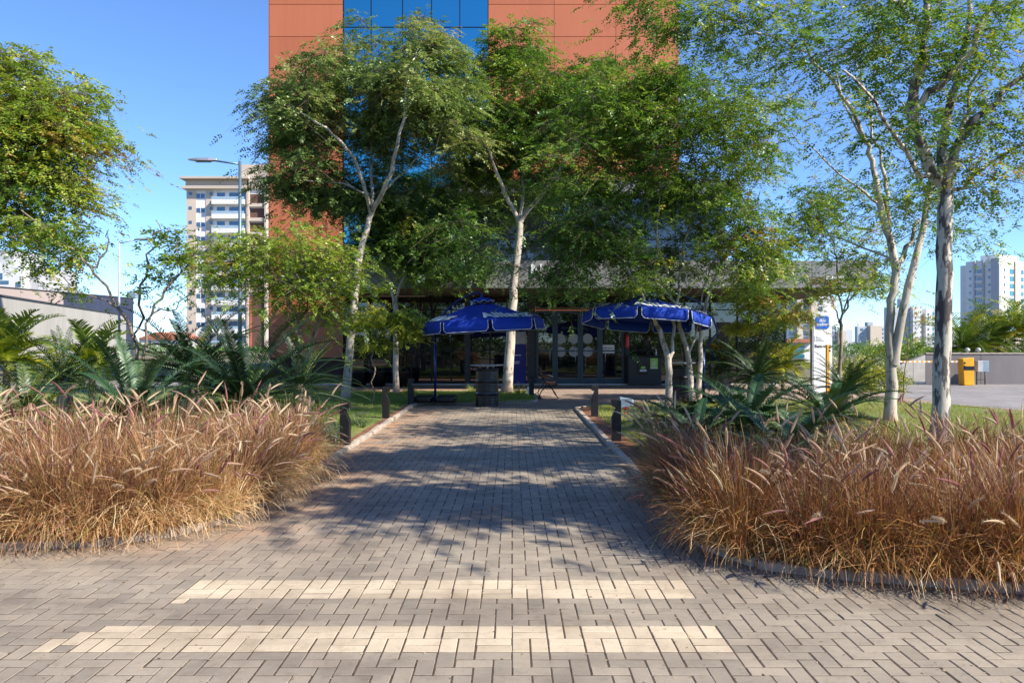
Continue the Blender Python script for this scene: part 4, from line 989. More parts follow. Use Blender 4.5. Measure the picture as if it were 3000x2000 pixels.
# mezzanine volume
mz0, mz1 = X_(1345, 31.6), X_(2130, 31.6); MT = Z_(527, 31.0); MB_ = Z_(568, 31.0)
b = MB(); b.box(mz0, mz1, 31.0, 31.95, MB_, MT); b.box(mz1-.2, mz1+.4, 31.0, 45, MB_, MT)
b.build('upper_fascia', M['cladding'], tw, bevel=.02)
b = MB(); b.box(mz0+.1, mz1-.1, 31.5, 32.1, 4.40, MB_-.004); b.box(XR+.05, mz1-.1, 32.12, 44, 4.4, MB_-.004); b.build('mezzanine_glass', M['glass_dark'], tw)
b = MB()
x = mz0+.3
while x < mz1-.2: b.box(x-.02, x+.02, 31.44, 31.5, 4.4, MB_-.01); x += 1.18
b.box(mz0+.1, mz1-.1, 31.45, 31.495, 5.7, 5.76); b.build('mezzanine_bars', M['mullion'], tw)
# canopy
CD = 26.5; cx0, cx1 = X_(828, CD), X_(2572, CD); cz0, cz1 = Z_(844, CD), Z_(764, CD)
b = MB(); n = 9
for i in range(n):
    x0 = cx0+(cx1-cx0)*i/n; x1 = cx0+(cx1-cx0)*(i+1)/n
    b.box(x0+.006, x1-.006, CD, CD+.12, cz0, cz1)
b.box(cx0+.01, cx0+.12, CD+.125, 31.4, cz0, cz1); b.box(cx1-.12, cx1-.01, CD+.125, 40, cz0, cz1)
b.build('canopy_fascia', M['cladding'], tw, bevel=.008)
b = MB(); b.box(cx0+.13, cx1-.13, CD+.13, 31.4, cz0+.02, cz0+.10); b.box(XR+.06, cx1-.13, 31.41, 40, cz0+.02, cz0+.10); b.build('canopy_soffit', M['soffit'], tw)
b = MB(); b.box(cx0+.13, cx1-.13, CD+.13, 31.4, cz1-.12, cz1-.05); b.box(XR+.06, cx1-.13, 31.41, 40, cz1-.12, cz1-.05); b.build('canopy_roof', M['cladding'], tw)
text_mesh('sign_letter', 'N', .56*1.0, M['letter'], tw, (X_(1553, CD), CD-.03, Z_(809, CD)), (1, 0, 0), (0, 0, 1), .02, bold=.012)
b = MB(); b.box(X_(2420, CD), X_(2470, CD), CD-.02, CD-.005, Z_(829, CD), Z_(809, CD)); b.build('fascia_plate', M['white'], tw)
# ground floor glazing
GY = 31.5; gl0, gl1 = X_(1012, GY), X_(2304, GY)
b = MB(); b.box(gl0, X_(1566, GY), GY, GY+.05, .06, cz0+.0); b.box(X_(1838, GY), gl1, GY, GY+.05, .06, cz0); b.box(gl1-.05, gl1, GY+.055, 38, .06, cz0)
b.build('shopfront_glass', M['glass_dark'], tw)
for grp, xa_, xb_ in (((1030, 1085, 1148, 1205, 1265, 1322, 1436, 1485), gl0+.01, X_(1545, GY)), ((1930, 2005, 2080, 2160, 2235, 2300), X_(1850, GY), gl1-.01)):
    b = MB()
    for p in grp: b.box(X_(p, GY)-.03, X_(p, GY)+.03, GY-.05, GY-.002, .06, cz0)
    for z in (1.35, 2.95): b.box(xa_, xb_, GY-.04, GY-.003, z-.02, z+.02)
    b.build('shopfront_bars', M['mullion'], tw)
b = MB(); b.box(X_(1362, GY), X_(1378, GY), GY-.24, GY-.06, .05, cz0); b.build('column', M['column'], tw)
b = MB(); b.box(X_(1545, GY), X_(1568, GY), GY-.28, GY-.06, .05, cz0); b.build('column', M['column'], tw)
b = MB(); b.box(X_(1830, GY)+.01, X_(1842, GY), GY-.2, GY-.06, .05, cz0); b.build('column', M['column'], tw)
b = MB(); b.box(X_(1398, GY), X_(1541, GY), GY-.05, GY-.02, 2.0, 2.12); 
b = MB(); b.box(X_(1398, GY), X_(1434, GY), GY-.052, GY-.012, .35, Z_(985, GY)); 
# blue notice panel beside the doors
pn = MB(); PY = GY-.16
pn.box(X_(1500, PY), X_(1541, PY), PY, PY+.05, Z_(1127, PY), Z_(1008, PY)); bp = pn.build('notice_panel', M['navy'], tw)
pn = MB(); pn.box(X_(1500, PY), X_(1541, PY), PY, PY+.05, Z_(1007.5, PY), Z_(972, PY)); pn.build('panel_header', M['sticker'], bp)
for py, s in ((1041, 'HORÁRIO'), (1060, 'ABERTO'), (1066, 'DIARIO')):
    pass
for py, w_ in ((1040, 22), (1059, 18), (1064, 16)):
    b = MB()
    for k in range(6):
        b.box(X_(1505+k*w_/6, PY), X_(1505+(k+.7)*w_/6, PY), PY-.006, PY-.001, Z_(py+1.4, PY), Z_(py-1.2, PY))
    b.build('printed_line', M['letter'], bp)
# doors
def door(x0, x1, handle_side):
    b = MB(); z0, z1 = .05, cz0-.55; f = .10
    b.box(x0, x0+f, GY-.10, GY-.03, z0, z1); b.box(x1-f, x1, GY-.10, GY-.03, z0, z1)
    b.box(x0+f+.002, x1-f-.002, GY-.10, GY-.03, z1-f, z1); b.box(x0+f+.002, x1-f-.002, GY-.10, GY-.03, z0, z0+.20)
    b.box(x0+f+.002, x1-f-.002, GY-.09, GY-.04, 1.30, 1.36)
    d = b.build('door', M['frame_blue'], tw)
    p = MB(); p.box(x0+f-.01, x1-f+.01, GY-.07, GY-.055, z0+.19, z1-f+.01); p.build('pane', M['glass_dark'], d)
    h = MB(); hx = x1-f-.10 if handle_side > 0 else x0+f+.10
    h.tube([(hx, GY-.10, .9), (hx, GY-.16, .95), (hx, GY-.16, 1.45), (hx, GY-.10, 1.5)], .012, 6); h.build('handle', M['grey_metal'], d)
    return d
dx = [X_(p, GY) for p in (1569, 1626, 1700, 1757, 1829)]
DRS = [door(dx[0]+.01, dx[1]-.006, 1), door(dx[1]+.006, dx[2]-.006, 1), door(dx[2]+.006, dx[3]-.006, -1), door(dx[3]+.006, dx[4]-.01, -1)]
b = MB(); b.box(dx[0], dx[4], GY-.09, GY-.02, cz0-.53, cz0-.46); b.build('door_head', M['frame_blue'], tw)
b = MB(); b.box(dx[0], dx[4], GY-.05, GY-.03, cz0-.455, cz0); b.build('transom_glass', M['glass_dark'], tw)
def disc(px, py, r, door_i):
    x, z = X_(px, GY), Z_(py, GY); dd = DRS[door_i]
    lo, hi = dx[door_i]+.11, dx[door_i+1]-.11
    pts = [(min(max(x+r*math.cos(t), lo), hi), z+r*math.sin(t)) for t in [2*math.pi*k/28 for k in range(28)]]
    b = MB(); b.prism(pts, GY-.078, GY-.072); b.build('sticker', M['sticker'], dd)
disc(1641, 992, .20, 1); disc(1642, 1030, .20, 1); disc(1681, 992, .20, 1); disc(1681, 1030, .20, 1); disc(1721, 992, .20, 2); disc(1721, 1030, .20, 2)
b = MB(); b.box(X_(1760, GY), X_(1799, GY), GY-.082, GY-.075, Z_(1034, GY), Z_(1010, GY)); nt_ = b.build('notice', M['white'], DRS[3])
b = MB()
for k in range(8): b.box(X_(1765+k*3.7, GY), X_(1767.6+k*3.7, GY), GY-.088, GY-.083, Z_(1021, GY), Z_(1018.5, GY))
b.build('notice_print', M['mullion'], nt_)
b = MB(); b.box(-9.0, 11.2, 31.06, 31.34, -.02, .05); tag(b.build('entrance_step', M['step'], bevel=.01), kind='structure')
b = MB(); b.box(-9.0, 11.2, 31.345, 32.3, -.02, .045); tag(b.build('entrance_floor', M['column']), kind='structure')
# red extinguisher and dark reception booth
ex = empty('fire_extinguisher', (X_(1834, GY), GY-.28, .9), 'red cylinder hanging on the dark post right of the doors', 'extinguisher')
b = MB(); b.lathe((X_(1834, GY), GY-.30, Z_(1019, GY)), [(.001, 0), (.07, .01), (.075, .05), (.075, .42), (.05, .50), (.02, .53), (.001, .53)], 14); bd_ = b.build('cylinder', M['red'], ex)
b = MB(); b.tube([(X_(1834, GY), GY-.30, Z_(1019, GY)+.53), (X_(1834, GY), GY-.30, Z_(1019, GY)+.58)], .02, 8); b.box(X_(1834, GY)-.05, X_(1834, GY)+.05, GY-.31, GY-.29, Z_(1019, GY)+.58, Z_(1019, GY)+.60); b.build('valve', M['black'], ex)
BY = 30.9
ct = empty('reception_counter', (X_(1890, BY), BY, 0), 'black counter with small green posters right of the glass doors', 'counter')
b = MB(); b.box(X_(1841, BY), X_(1938, BY), BY, BY+.5, 0.0, Z_(1046, BY)); b.build('body', M['column'], ct, bevel=.02)
b = MB(); b.box(X_(1838, BY), X_(1941, BY), BY-.04, BY+.54, Z_(1046, BY)+.002, Z_(1042, BY)); b.build('top', M['black'], ct, bevel=.01)
def poster(x0, x1, y0, y1, mat, name, par, dy=0.0):
    b = MB(); b.box(X_(x0, BY), X_(x1, BY), BY-.02-dy, BY-.004-dy, Z_(y1, BY), Z_(y0, BY)); return b.build(name, mat, par)
pf = poster(1868, 1900, 1063, 1096, M['black'], 'poster', ct); b = MB()
b.box(X_(1874, BY), X_(1894, BY), BY-.027, BY-.021, Z_(1084.5, BY), Z_(1082, BY)); b.box(X_(1874, BY), X_(1894, BY), BY-.027, BY-.021, Z_(1088, BY), Z_(1085.5, BY)); b.build('poster_lines', M['letter'], pf)
b = MB()
for k in range(5):
    t = math.radians(30+k*30); x, z = X_(1884, BY), Z_(1080, BY)
    b.prism([(x-.01, z), (x+.07*math.cos(t)-.025*math.sin(t), z+.07*math.sin(t)+.025*math.cos(t)), (x+.13*math.cos(t), z+.13*math.sin(t)), (x+.07*math.cos(t)+.025*math.sin(t), z+.07*math.sin(t)-.025*math.cos(t))], BY-.027-k*.001, BY-.021)
b.build('poster_leaf', M['lime'], pf)
pl = poster(1905, 1927, 1049, 1080, M['lime'], 'poster', ct); b = MB()
for k in range(5): b.box(X_(1909, BY), X_(1923-3*(k % 2), BY), BY-.027, BY-.021, Z_(1058+k*3.6+1, BY), Z_(1058+k*3.6, BY))
b.box(X_(1905.5, BY), X_(1926.5, BY), BY-.027, BY-.021, Z_(1079.5, BY), Z_(1076.5, BY)); b.build('poster_lines', M['letter'], pl)
bt = empty('spray_bottle', (X_(1925, BY), BY+.2, Z_(1042, BY)), 'small clear bottle standing on the black counter', 'bottle')
b = MB(); b.lathe((X_(1925, BY), BY+.2, Z_(1042, BY)), [(.001, 0), (.04, .005), (.04, .14), (.015, .18), (.015, .22), (.001, .22)], 12); b.build('bottle_body', M['glass_top'], bt)
b = MB(); b.box(X_(1925, BY)-.03, X_(1925, BY)+.015, BY+.185, BY+.215, Z_(1042, BY)+.22, Z_(1042, BY)+.245); b.build('spray_head', M['white'], bt)

# ------------------------------------------------------------------ black planters by the left glazing
def lathe_thing(name, label, cat, x, y, z, prof, mat, group=None, part='body'):
    r = empty(name, (x, y, z), label, cat, group); b = MB(); b.lathe((x, y, z), prof, 28); b.build(part, mat, r); return r
for px, lb in ((1051, 'black round planter nearest the slanting white trunk'), (1107, 'black round planter in the middle of the three'), (1176, 'black round planter behind the slim upright trunk')):
    D = 30.0; x = X_(px, D)
    r = lathe_thing('planter', lb, 'planter', x, D, 0, [(.001, 0), (.26, 0), (.36, .30), (.41, .56), (.42, .60), (.38, .60), (.36, .52), (.001, .50)], M['black'], 'black planters before the left glass wall', 'pot')
    n = 60; az = RNG.uniform(0, 6.28, n)
    V, Fq, _ = ribbons(np.stack([x+.15*np.cos(az), D+.15*np.sin(az), np.full(n, .5)], 1), az, RNG.uniform(.1, 1.0, n), RNG.uniform(.2, 1.2, n), RNG.uniform(.12, .28, n), np.full(n, .012), 3)
    mesh_np('leaves', V, Fq, M['spiky'], r, np.repeat(np.clip(RNG.normal(.5, .15, n), 0, 1), 8))

# ------------------------------------------------------------------ cantilever umbrellas
def umbrella(label, cx, cy, R, ze, za, rot, tiltx, tilty, pole, arm, textface):
    r = empty('cantilever_umbrella', (pole[0], pole[1], 0), label, 'umbrella', 'blue cantilever umbrellas')
    T = Matrix.Translation((cx, cy, za)) @ Matrix.Rotation(tiltx, 4, 'Y') @ Matrix.Rotation(tilty, 4, 'X') @ Matrix.Translation((-cx, -cy, -za))
    def tr(p): return T @ Vector(p)
    V8 = [(cx+R*math.cos(rot+k*math.pi/4), cy+R*math.sin(rot+k*math.pi/4)) for k in range(8)]
    b = MB(); rows = 8; seg = 6
    for k in range(8):
        A = V8[k]; B = V8[(k+1) % 8]; vs = []
        for i in range(rows+1):
            t = .12+.88*i/rows
            for j in range(seg+1):
                s = j/seg; ex = A[0]+(B[0]-A[0])*s; ey = A[1]+(B[1]-A[1])*s
                z = za+(ze-za)*t+.008*math.sin(9*t+5*s+k*2)*math.sin(7*s+k)*math.sin(math.pi*min(1, t*1.0))-.05*math.sin(math.pi*t)*math.sin(math.pi*s)-.012*math.sin(math.pi*t)
                vs.append(tr((cx+(ex-cx)*t, cy+(ey-cy)*t, z)))
        b.add(vs, [(i*(seg+1)+j, i*(seg+1)+j+1, (i+1)*(seg+1)+j+1, (i+1)*(seg+1)+j) for i in range(rows) for j in range(seg)], 0, True)
    can = b.build('canopy', M['cloth'], r)
    sm = can.modifiers.new('thick', 'SOLIDIFY'); sm.thickness = .004
    for k in range(8):      # hanging valance panels with rounded corners and white piping
        A = Vector((*V8[k], ze)); B = Vector((*V8[(k+1) % 8], ze)); d = (B-A); L = d.length; d.normalize(); g_ = .05; hh = .27
        prof = []
        n = 18
        for i in range(n+1):
            s = g_+(L-2*g_)*i/n; e_ = min(s-g_, L-g_-s); drop = hh if e_ > .07 else hh-.07+math.sqrt(max(0, .07**2-(.07-e_)**2))
            prof.append((s, drop))
        o = Vector(((A.x+B.x)/2-cx, (A.y+B.y)/2-cy, 0)).normalized()
        top = [tr(A+d*s+o*.012) for s, _ in prof]
        bot = [tr(A+d*s+o*(.03+.012*math.sin(s*14+k))+Vector((0, 0, -dr))) for s, dr in prof]
        bb = MB(); bb.add(top+bot, [(i, i+1, n+1+i+1, n+1+i) for i in range(n)], 0, True)
        vo = bb.build('valance', M['cloth'], can); s2 = vo.modifiers.new('thick', 'SOLIDIFY'); s2.thickness = .004
        pp = MB(); pp.tube([top[0]]+bot+[top[-1]], .007, 5); pp.build('piping', M['piping'], can)
    b = MB()
    for k in range(8):
        p = tr((V8[k][0], V8[k][1], ze-.03)); b.tube([tr((cx, cy, za-.12)), p], .012, 5)
    b.build('ribs', M['blue_metal'], r)
    b = MB(); vs = []; n = 32                           # ruffled wind cap
    for i, (rr, zz) in enumerate(((.02, .09), (.16, .045), (.30, -.03))):
        for k in range(n): t = 2*math.pi*k/n; w_ = .03*math.sin(t*8)*i/2; vs.append(tr((cx+(rr+w_)*math.cos(t), cy+(rr+w_)*math.sin(t), za+zz+w_*.8)))
    b.add(vs, [(i*n+k, i*n+(k+1) % n, (i+1)*n+(k+1) % n, (i+1)*n+k) for i in range(2) for k in range(n)], 0, True); cp_ = b.build('wind_cap', M['cloth'], r)
    b = MB(); b.tube(vs[2*n:]+[vs[2*n]], .007, 5); b.build('cap_piping', M['piping'], cp_)
    b = MB(); b.tube([(pole[0], pole[1], .05), (pole[0], pole[1], pole[2])], .032, 10); b.build('pole', M['blue_metal'], r)
    b = MB(); b.tube(arm, .026, 10); b.tube([arm[-1], (cx, cy, za-.05)], .03, 8); b.build('arm', M['blue_metal'], r)
    # crossed foot with black water filled weights
    b = MB(); b.box(pole[0]-.55, pole[0]+.55, pole[1]-.03, pole[1]+.03, .055, .10); b.box(pole[0]-.03, pole[0]+.03, pole[1]-.55, pole[1]-.032, .055, .10); b.build('foot', M['black_metal'], r)
    for sx, sy in ((-1, -1), (1, -1), (-1, 1), (1, 1)):
        w_ = MB(); c = (pole[0]+sx*.31, pole[1]+sy*.31)
        w_.flat([(c[0]+.26*math.copysign(abs(math.cos(t))**.4, math.cos(t)), c[1]+.26*math.copysign(abs(math.sin(t))**.4, math.sin(t))) for t in [2*math.pi*(k+.5)/20 for k in range(20)]], .103, .225)
        w_.build('weight', M['black'], r, bevel=.025)
    for k, s, sz in textface:
        A = Vector((*V8[k], ze)); B = Vector((*V8[(k+1) % 8], ze)); A, B = tr(A), tr(B); ap = tr((cx, cy, za))
        ux = (B-A).normalized(); mid = (A+B)/2; uz = (ap-mid); uz = (uz-ux*uz.dot(ux)).normalized(); nrm = ux.cross(uz)
        o = mid+uz*.16+nrm*.012
        text_mesh('lettering', s, sz, M['letter'], can, o, ux, uz, .003, 'CENTER', .014)
    return r
U1D = 21.0; u1x = X_(1412, U1D)
umbrella('blue canvas umbrella at left whose pole stands left of the black barrel', u1x, U1D, 1.62, 2.22, 2.78, math.radians(-82), math.radians(-3.0), 0.0,
         (X_(1275, 21.6), 21.6, 2.0), [(X_(1275, 21.6), 21.6, 1.95), (X_(1277, 21.6), 21.6, 2.15), (X_(1300, 21.5), 21.5, 2.45), (X_(1335, 21.3), 21.3, 2.75), (X_(1370, 21.2), 21.2, 2.92), (u1x-.12, U1D, 3.0), (u1x-.02, U1D, 2.96)],
         [(0, 'Allianz', .52), (6, 'Allianz', .52), (4, 'Allianz', .52), (2, 'Allianz', .52)])
U2D = 20.3; u2x = X_(1895, U2D)
umbrella('blue canvas umbrella at right behind the slender pale stems', u2x, U2D, 1.62, 2.36, 2.88, math.radians(-105), math.radians(3.5), math.radians(-5), (X_(2062, 21.4), 21.4, 1.5),
         [(X_(2062, 21.4), 21.4, 1.45), (X_(2085, 21.4), 21.4, 1.75), (X_(2100, 21.4), 21.3, 1.95), (X_(2085, 21.2), 21.1, 2.35), (X_(2040, 21), 20.9, 2.75), (X_(1970, 20.6), 20.6, 3.02), (u2x+.02, U2D, 3.0)],
         [(0, 'Allianz', .52), (6, 'Allianz', .52), (4, 'Allianz', .52), (2, 'Allianz', .52)])

# ------------------------------------------------------------------ barrel tables
def barrel(label, px, D, mat):
    x = X_(px, D); r = empty('barrel_table', (x, D, 0), label, 'barrel table', 'barrel tables by the umbrellas')
    prof = [(.001, 0), (.30, 0), (.305, .01), (.30, .03)]
    for zc in (.33, .66): prof += [(.30, zc-.03), (.312, zc-.012), (.312, zc+.012), (.30, zc+.03)]
    for zc in (.10, .17, .24, .43, .50, .57, .74, .80, .86): prof += [(.299, zc-.02), (.303, zc), (.299, zc+.02)]
    prof = sorted([p for p in prof[1:]], key=lambda p: p[1]); prof = [(.001, 0)]+prof+[(.30, .95), (.307, .965), (.307, .985), (.295, .99), (.285, .965), (.001, .96)]
    b = MB(); b.lathe((x, D, 0), prof, 40); b.build('barrel', mat, r)
    for t in (.6, 2.7, 4.8):
        b = MB(); b.lathe((x+.2*math.cos(t), D+.2*math.sin(t), .965), [(.001, 0), (.022, 0), (.022, .10), (.001, .10)], 10); b.build('spacer', M['grey_metal'], r)
    b = MB(); b.lathe((x, D, 1.066), [(.001, 0), (.44, 0), (.45, .012), (.44, .025), (.001, .025)], 40); b.build('table_top', M['glass_top'], r)
    return r
barrel('glossy black barrel with round top at the path end under the left umbrella', 1427, 21.0, M['black'])
barrel('dark barrel with round top behind the slender stems under the right umbrella', 1992, 23.2, M['black'])

# ------------------------------------------------------------------ slatted bench seen from its side
bx, bD = X_(1606, 23.4), 23.4
bn = empty('park_bench', (bx, bD+.7, 0), 'wooden slatted bench with curly iron ends, seen side-on before the doors', 'bench')
def bench_end(y):
    b = MB()
    b.tube([(bx-.22, y, .02), (bx-.26, y, .10), (bx-.20, y, .24), (bx-.08, y, .36), (bx-.06, y, .42), (bx-.14, y, .60), (bx-.20, y, .78), (bx-.28, y, .92), (bx-.30, y, .95)], .018, 6)
    b.tube([(bx+.30, y, .02), (bx+.26, y, .08), (bx+.20, y, .20), (bx+.12, y, .30), (bx+.05, y, .38)], .017, 6)
    b.tube([(bx-.10, y, .40), (bx+.05, y, .385), (bx+.22, y, .40), (bx+.30, y, .43)], .017, 6)
    b.tube([(bx-.16, y, .64), (bx+.02, y, .66), (bx+.18, y, .62), (bx+.24, y, .52), (bx+.20, y, .42)], .015, 6)
    b.tube([(bx-.26, y, .04), (bx-.32, y, .03), (bx-.33, y, .08), (bx-.29, y, .10)], .014, 6)
    return b.build('iron_end', M['black_metal'], bn)
bench_end(bD); bench_end(bD+1.45)
for i in range(6):
    x = bx-.06+i*.062; z = .425+.012*math.cos(i*.9)
    b = MB(); b.box(x-.024, x+.024, bD-.04, bD+1.49, z, z+.026); b.build('seat_slat', M['wood'], bn, bevel=.004)
for i in range(5):
    t = i/4; x = bx-.115-.165*t; z = .55+.36*t
    b = MB(); b.obox((x+.03, bD+.725, z), (1, 0, .4), (0, 1, 0), (-.4, 0, 1), .013, .765, .034); b.build('back_slat', M['wood'], bn, bevel=.004)

# ------------------------------------------------------------------ garden bollards
def bollard(label, px, py, side, h=.70, lit=False):
    q = GP(px, py); w_ = .075
    r = empty('bollard', (q[0], q[1], .03), label, 'bollard', 'black garden bollards along the path')
    s = side
    prof = [(-w_*s, 0), (w_*s, 0), (w_*s, h*.58), (w_*.1*s, h*.80), (-w_*.05*s, h*.815), (w_*.7*s, h*.845), (w_*s, h*.87), (w_*s, h), (-w_*s, h)]
    b = MB(); b.prism([(q[0]+x, .03+z) for x, z in prof], q[1]-.075, q[1]+.075); b.build('post', M['black_metal'], r, bevel=.005)
    b = MB(); b.box(q[0]+(w_*.15)*s, q[0]+w_*.8*s, q[1]-.05, q[1]+.05, .03+h*.848, .03+h*.856); b.build('lens', M['sticker'], r)
    if lit:
        b = MB(); b.box(q[0]-w_*1.8, q[0]-w_*1.05, q[1]-.09, q[1]-.08, .05, .05+h*.45); b.build('white_tag', M['white'], r)
    return r
bollard('black notched bollard nearest the camera on the left, half hidden by plumes', 1012, 1312, 1)
bollard('black notched bollard second from the camera on the left lawn', 1131, 1232, 1)
bollard('black notched bollard farthest on the left, beside the umbrella weights', 1204, 1190, 1)
bollard('black notched bollard beside the bench with a white tag at its foot', 1557, 1162, -1, .62, True)
bollard('black notched bollard farther from the camera on the right kerb', 1742, 1226, -1)
bollard('black notched bollard nearest the camera on the right, by the floodlight', 1805, 1300, -1)
# floodlight on a spike
q = P(1835, 1178, 17.0); fl = empty('floodlight', (q[0], 17.0, 0), 'pale blue grey floodlight head on a spike between the right bollards', 'floodlight')
b = MB(); vs = []
for (x, hw, hz) in ((-.15, .085, .115), (.12, .075, .075), (.15, .05, .05)):
    vs += [(q[0]+x, 17.0-hw, q[2]-hz), (q[0]+x, 17.0+hw, q[2]-hz), (q[0]+x, 17.0+hw, q[2]+hz), (q[0]+x, 17.0-hw, q[2]+hz)]
b.add(vs, [(0,1,2,3),(11,10,9,8)]+[(i*4+k, i*4+(k+1) % 4, (i+1)*4+(k+1) % 4, (i+1)*4+k) for i in range(2) for k in range(4)]); b.build('housing', M['box_blue'], fl, bevel=.012)
b = MB(); b.tube([(q[0]-.03, 17, .02), (q[0]-.03, 17, q[2]-.12)], .015, 6); b.box(q[0]-.06, q[0]+.02, 16.9, 17.1, q[2]-.125, q[2]-.105); b.build('spike', M['red'], fl)

# ------------------------------------------------------------------ street lamps
def lamp(label, px, D, ztop, side, mat, armL, rise=.15):
    x = X_(px, D); r = empty('street_lamp', (x, D, 0), label, 'street lamp', 'street lamps beyond the garden')
    b = MB(); b.tube([(x, D, 0), (x, D, 3), (x, D, ztop+.1)], [.085, .07, .055], 12); b.build('pole', mat, r)
    b = MB(); b.tube([(x, D, ztop-.02), (x+side*armL, D, ztop+rise)], .035, 8); b.build('arm', mat, r)
    hx = x+side*armL; L = .95
    b = MB(); vs = []
    for t, w_, z0, z1 in ((-.15, .07, .0, .06), (.15, .16, -.03, .09), (.6, .18, -.035, .07), (1., .08, -.01, .03)):
        X = hx+side*t*L; zz = ztop+rise+rise*.25*t
        vs += [(X, D-w_, zz+z0), (X, D+w_, zz+z0), (X, D+w_*.7, zz+z1), (X, D-w_*.7, zz+z1)]
    b.add(vs, [(0,1,2,3),(15,14,13,12)]+[(i*4+k, i*4+(k+1) % 4, (i+1)*4+(k+1) % 4, (i+1)*4+k) for i in range(3) for k in range(4)]); hd = b.build('lamp_head', M['grey_metal'], r, bevel=.01)
    b = MB(); b.box(min(hx+side*.15*L, hx+side*.7*L), max(hx+side*.15*L, hx+side*.7*L), D-.12, D+.12, ztop+rise-.05, ztop+rise-.037); b.build('lens', M['sticker'], hd)
    return r
lamp('tall bluish street lamp in front of the cream apartment tower, head pointing left', 703, 30, Z_(480, 30), -1, M['pole_blue'], 1.0, .12)
lamp('distant pale street lamp before the navy building, head pointing right', 349, 49, Z_(712, 49), 1, M['box_grey'], 1.1, .2)

# ------------------------------------------------------------------ welcome totem and yellow posts (right)
TD = 25.5
tt = empty('sign_totem', (X_(2410, TD), TD, 0), 'tall white welcome sign totem with a blue square logo', 'sign')
b = MB(); b.box(X_(2384, TD), X_(2438, TD), TD, TD+.16, 0, Z_(917, TD)); bd_ = b.build('panel', M['white'], tt, bevel=.01)
b = MB(); b.box(X_(2379, TD), X_(2384, TD)-.002, TD-.01, TD+.17, 0, Z_(917, TD)); b.build('edge_strip', M['grey_metal'], tt)
pts = []
cx_, cz_, hw = X_(2409, TD), Z_(944, TD), .205
for k in range(32):
    t = 2*math.pi*(k+.5)/32; c, s = math.cos(t), math.sin(t); pts.append((cx_+hw*math.copysign(abs(c)**.28, c), cz_+hw*math.copysign(abs(s)**.28, s)))
b = MB(); b.prism(pts, TD-.02, TD-.003); lg = b.build('logo_square', simple('logo_blue', (.004, .13, .62), .5), tt)
text_mesh('logo_text', 'ibis', .15, M['letter'], lg, (cx_, TD-.022, cz_+.015), (1,0,0), (0,0,1), .002, 'CENTER', .003)
text_mesh('logo_text', 'budget', .14, M['letter'], lg, (cx_, TD-.022, cz_-.11), (1,0,0), (0,0,1), .002, 'CENTER', .003)
text_mesh('welcome_text', 'Bem-vindo', .135, M['mullion'], tt, (X_(2386, TD), TD-.003, Z_(1018, TD)), (1,0,0), (0,0,1), .002, 'LEFT', .003)
b = MB(); b.box(X_(2386, TD), X_(2387, TD), TD-.006, TD-.002, Z_(1000, TD), Z_(985, TD))
for k, w_ in enumerate((6, 14, 17, 23)): b.box(X_(2391, TD), X_(2391+w_, TD), TD-.006, TD-.002, Z_(987+k*4, TD), Z_(985+k*4, TD))
b.build('small_print', M['box_grey'], tt)
yp = empty('yellow_post', (X_(2426, 24.6), 24.6, 0), 'slim yellow access post in front of the white totem', 'post')
b = MB(); b.box(X_(2422, 24.6), X_(2430, 24.6), 24.6, 24.7, 0, Z_(1010, 24.6)); b.build('post', M['yellow'], yp, bevel=.01)
for py in (1018, 1027):
    b = MB(); b.lathe((X_(2431, 24.6), 24.62, Z_(py, 24.6)), [(.001, -.03), (.03, -.03), (.035, 0), (.03, .03), (.001, .03)], 10); b.build('sensor', M['black'], yp)

# ------------------------------------------------------------------ barrier, cabinet, wall on the right
WD = 31.8
wl = empty('boundary_wall', (X_(2850, WD), WD, 0), 'grey rendered boundary wall behind the yellow barrier machine', 'wall')
b = MB(); x = X_(2712, WD); 
while x < 40: b.box(x+.006, x+2.19, WD, WD+.2, -.02, 1.20+.0); x += 2.2
b.build('wall_panels', M['wall_grey'], wl)
b = MB(); b.box(X_(2712, WD), 40, WD-.03, WD+.23, 1.203, 1.25); b.build('coping', M['kerb'], wl)
gt = empty('sloped_wall', (X_(2660, WD), WD-.3, 0), 'pale wall panels whose top slopes down left between the two big trunks', 'wall')
b = MB()
for x0, x1 in ((2598, 2640), (2641, 2675), (2676, 2711)):
    f = lambda p: Z_(1040+(2711-p)*.38, WD-.3)
    b.prism([(X_(x0, WD-.3), -.02), (X_(x1, WD-.3), -.02), (X_(x1, WD-.3), f(x1)), (X_(x0, WD-.3), f(x0))], WD-.3, WD-.15)
b.build('panels', M['gate'], gt)
b = MB(); b.tube([(X_(2598, WD-.3), WD-.22, f(2598)+.02), (X_(2711, WD-.3), WD-.22, f(2711)+.02)], .03, 6); b.build('cap_rail', M['column'], gt)
MD = 31.0
mc = empty('barrier_gate', (X_(2828, MD), MD, 0), 'yellow parking barrier cabinet with a striped arm', 'barrier')
b = MB(); x0, x1 = X_(2812, MD), X_(2845, MD); b.prism([(x0+.06, 0), (x1+.02, 0), (x1, Z_(1047, MD)), (x0, Z_(1050, MD))], MD-.2, MD+.2); b.build('cabinet', M['yellow'], mc, bevel=.02)
b = MB(); b.box(x0+.03, x1+.0, MD-.215, MD-.202, Z_(1083, MD), Z_(1072, MD)); b.build('label_plate', M['black'], mc)
for dz in (0, .14):
    b = MB(); b.lathe((x0+.08, MD-.21, Z_(1062, MD)-dz), [(.001, -.03), (.03, -.03), (.03, .03), (.001, .03)], 10); b.build('button', M['black'], mc)
arm_ = MB(); n = 26; xa, xb = X_(2628, MD), X_(2806, MD)
for i in range(n): arm_.box(xa+(xb-xa)*i/n, xa+(xb-xa)*(i+1)/n-.001, MD-.03, MD+.03, Z_(1061.5, MD), Z_(1056.5, MD), i % 2)
arm_.build('barrier_arm', [M['yellow'], M['white']], mc)
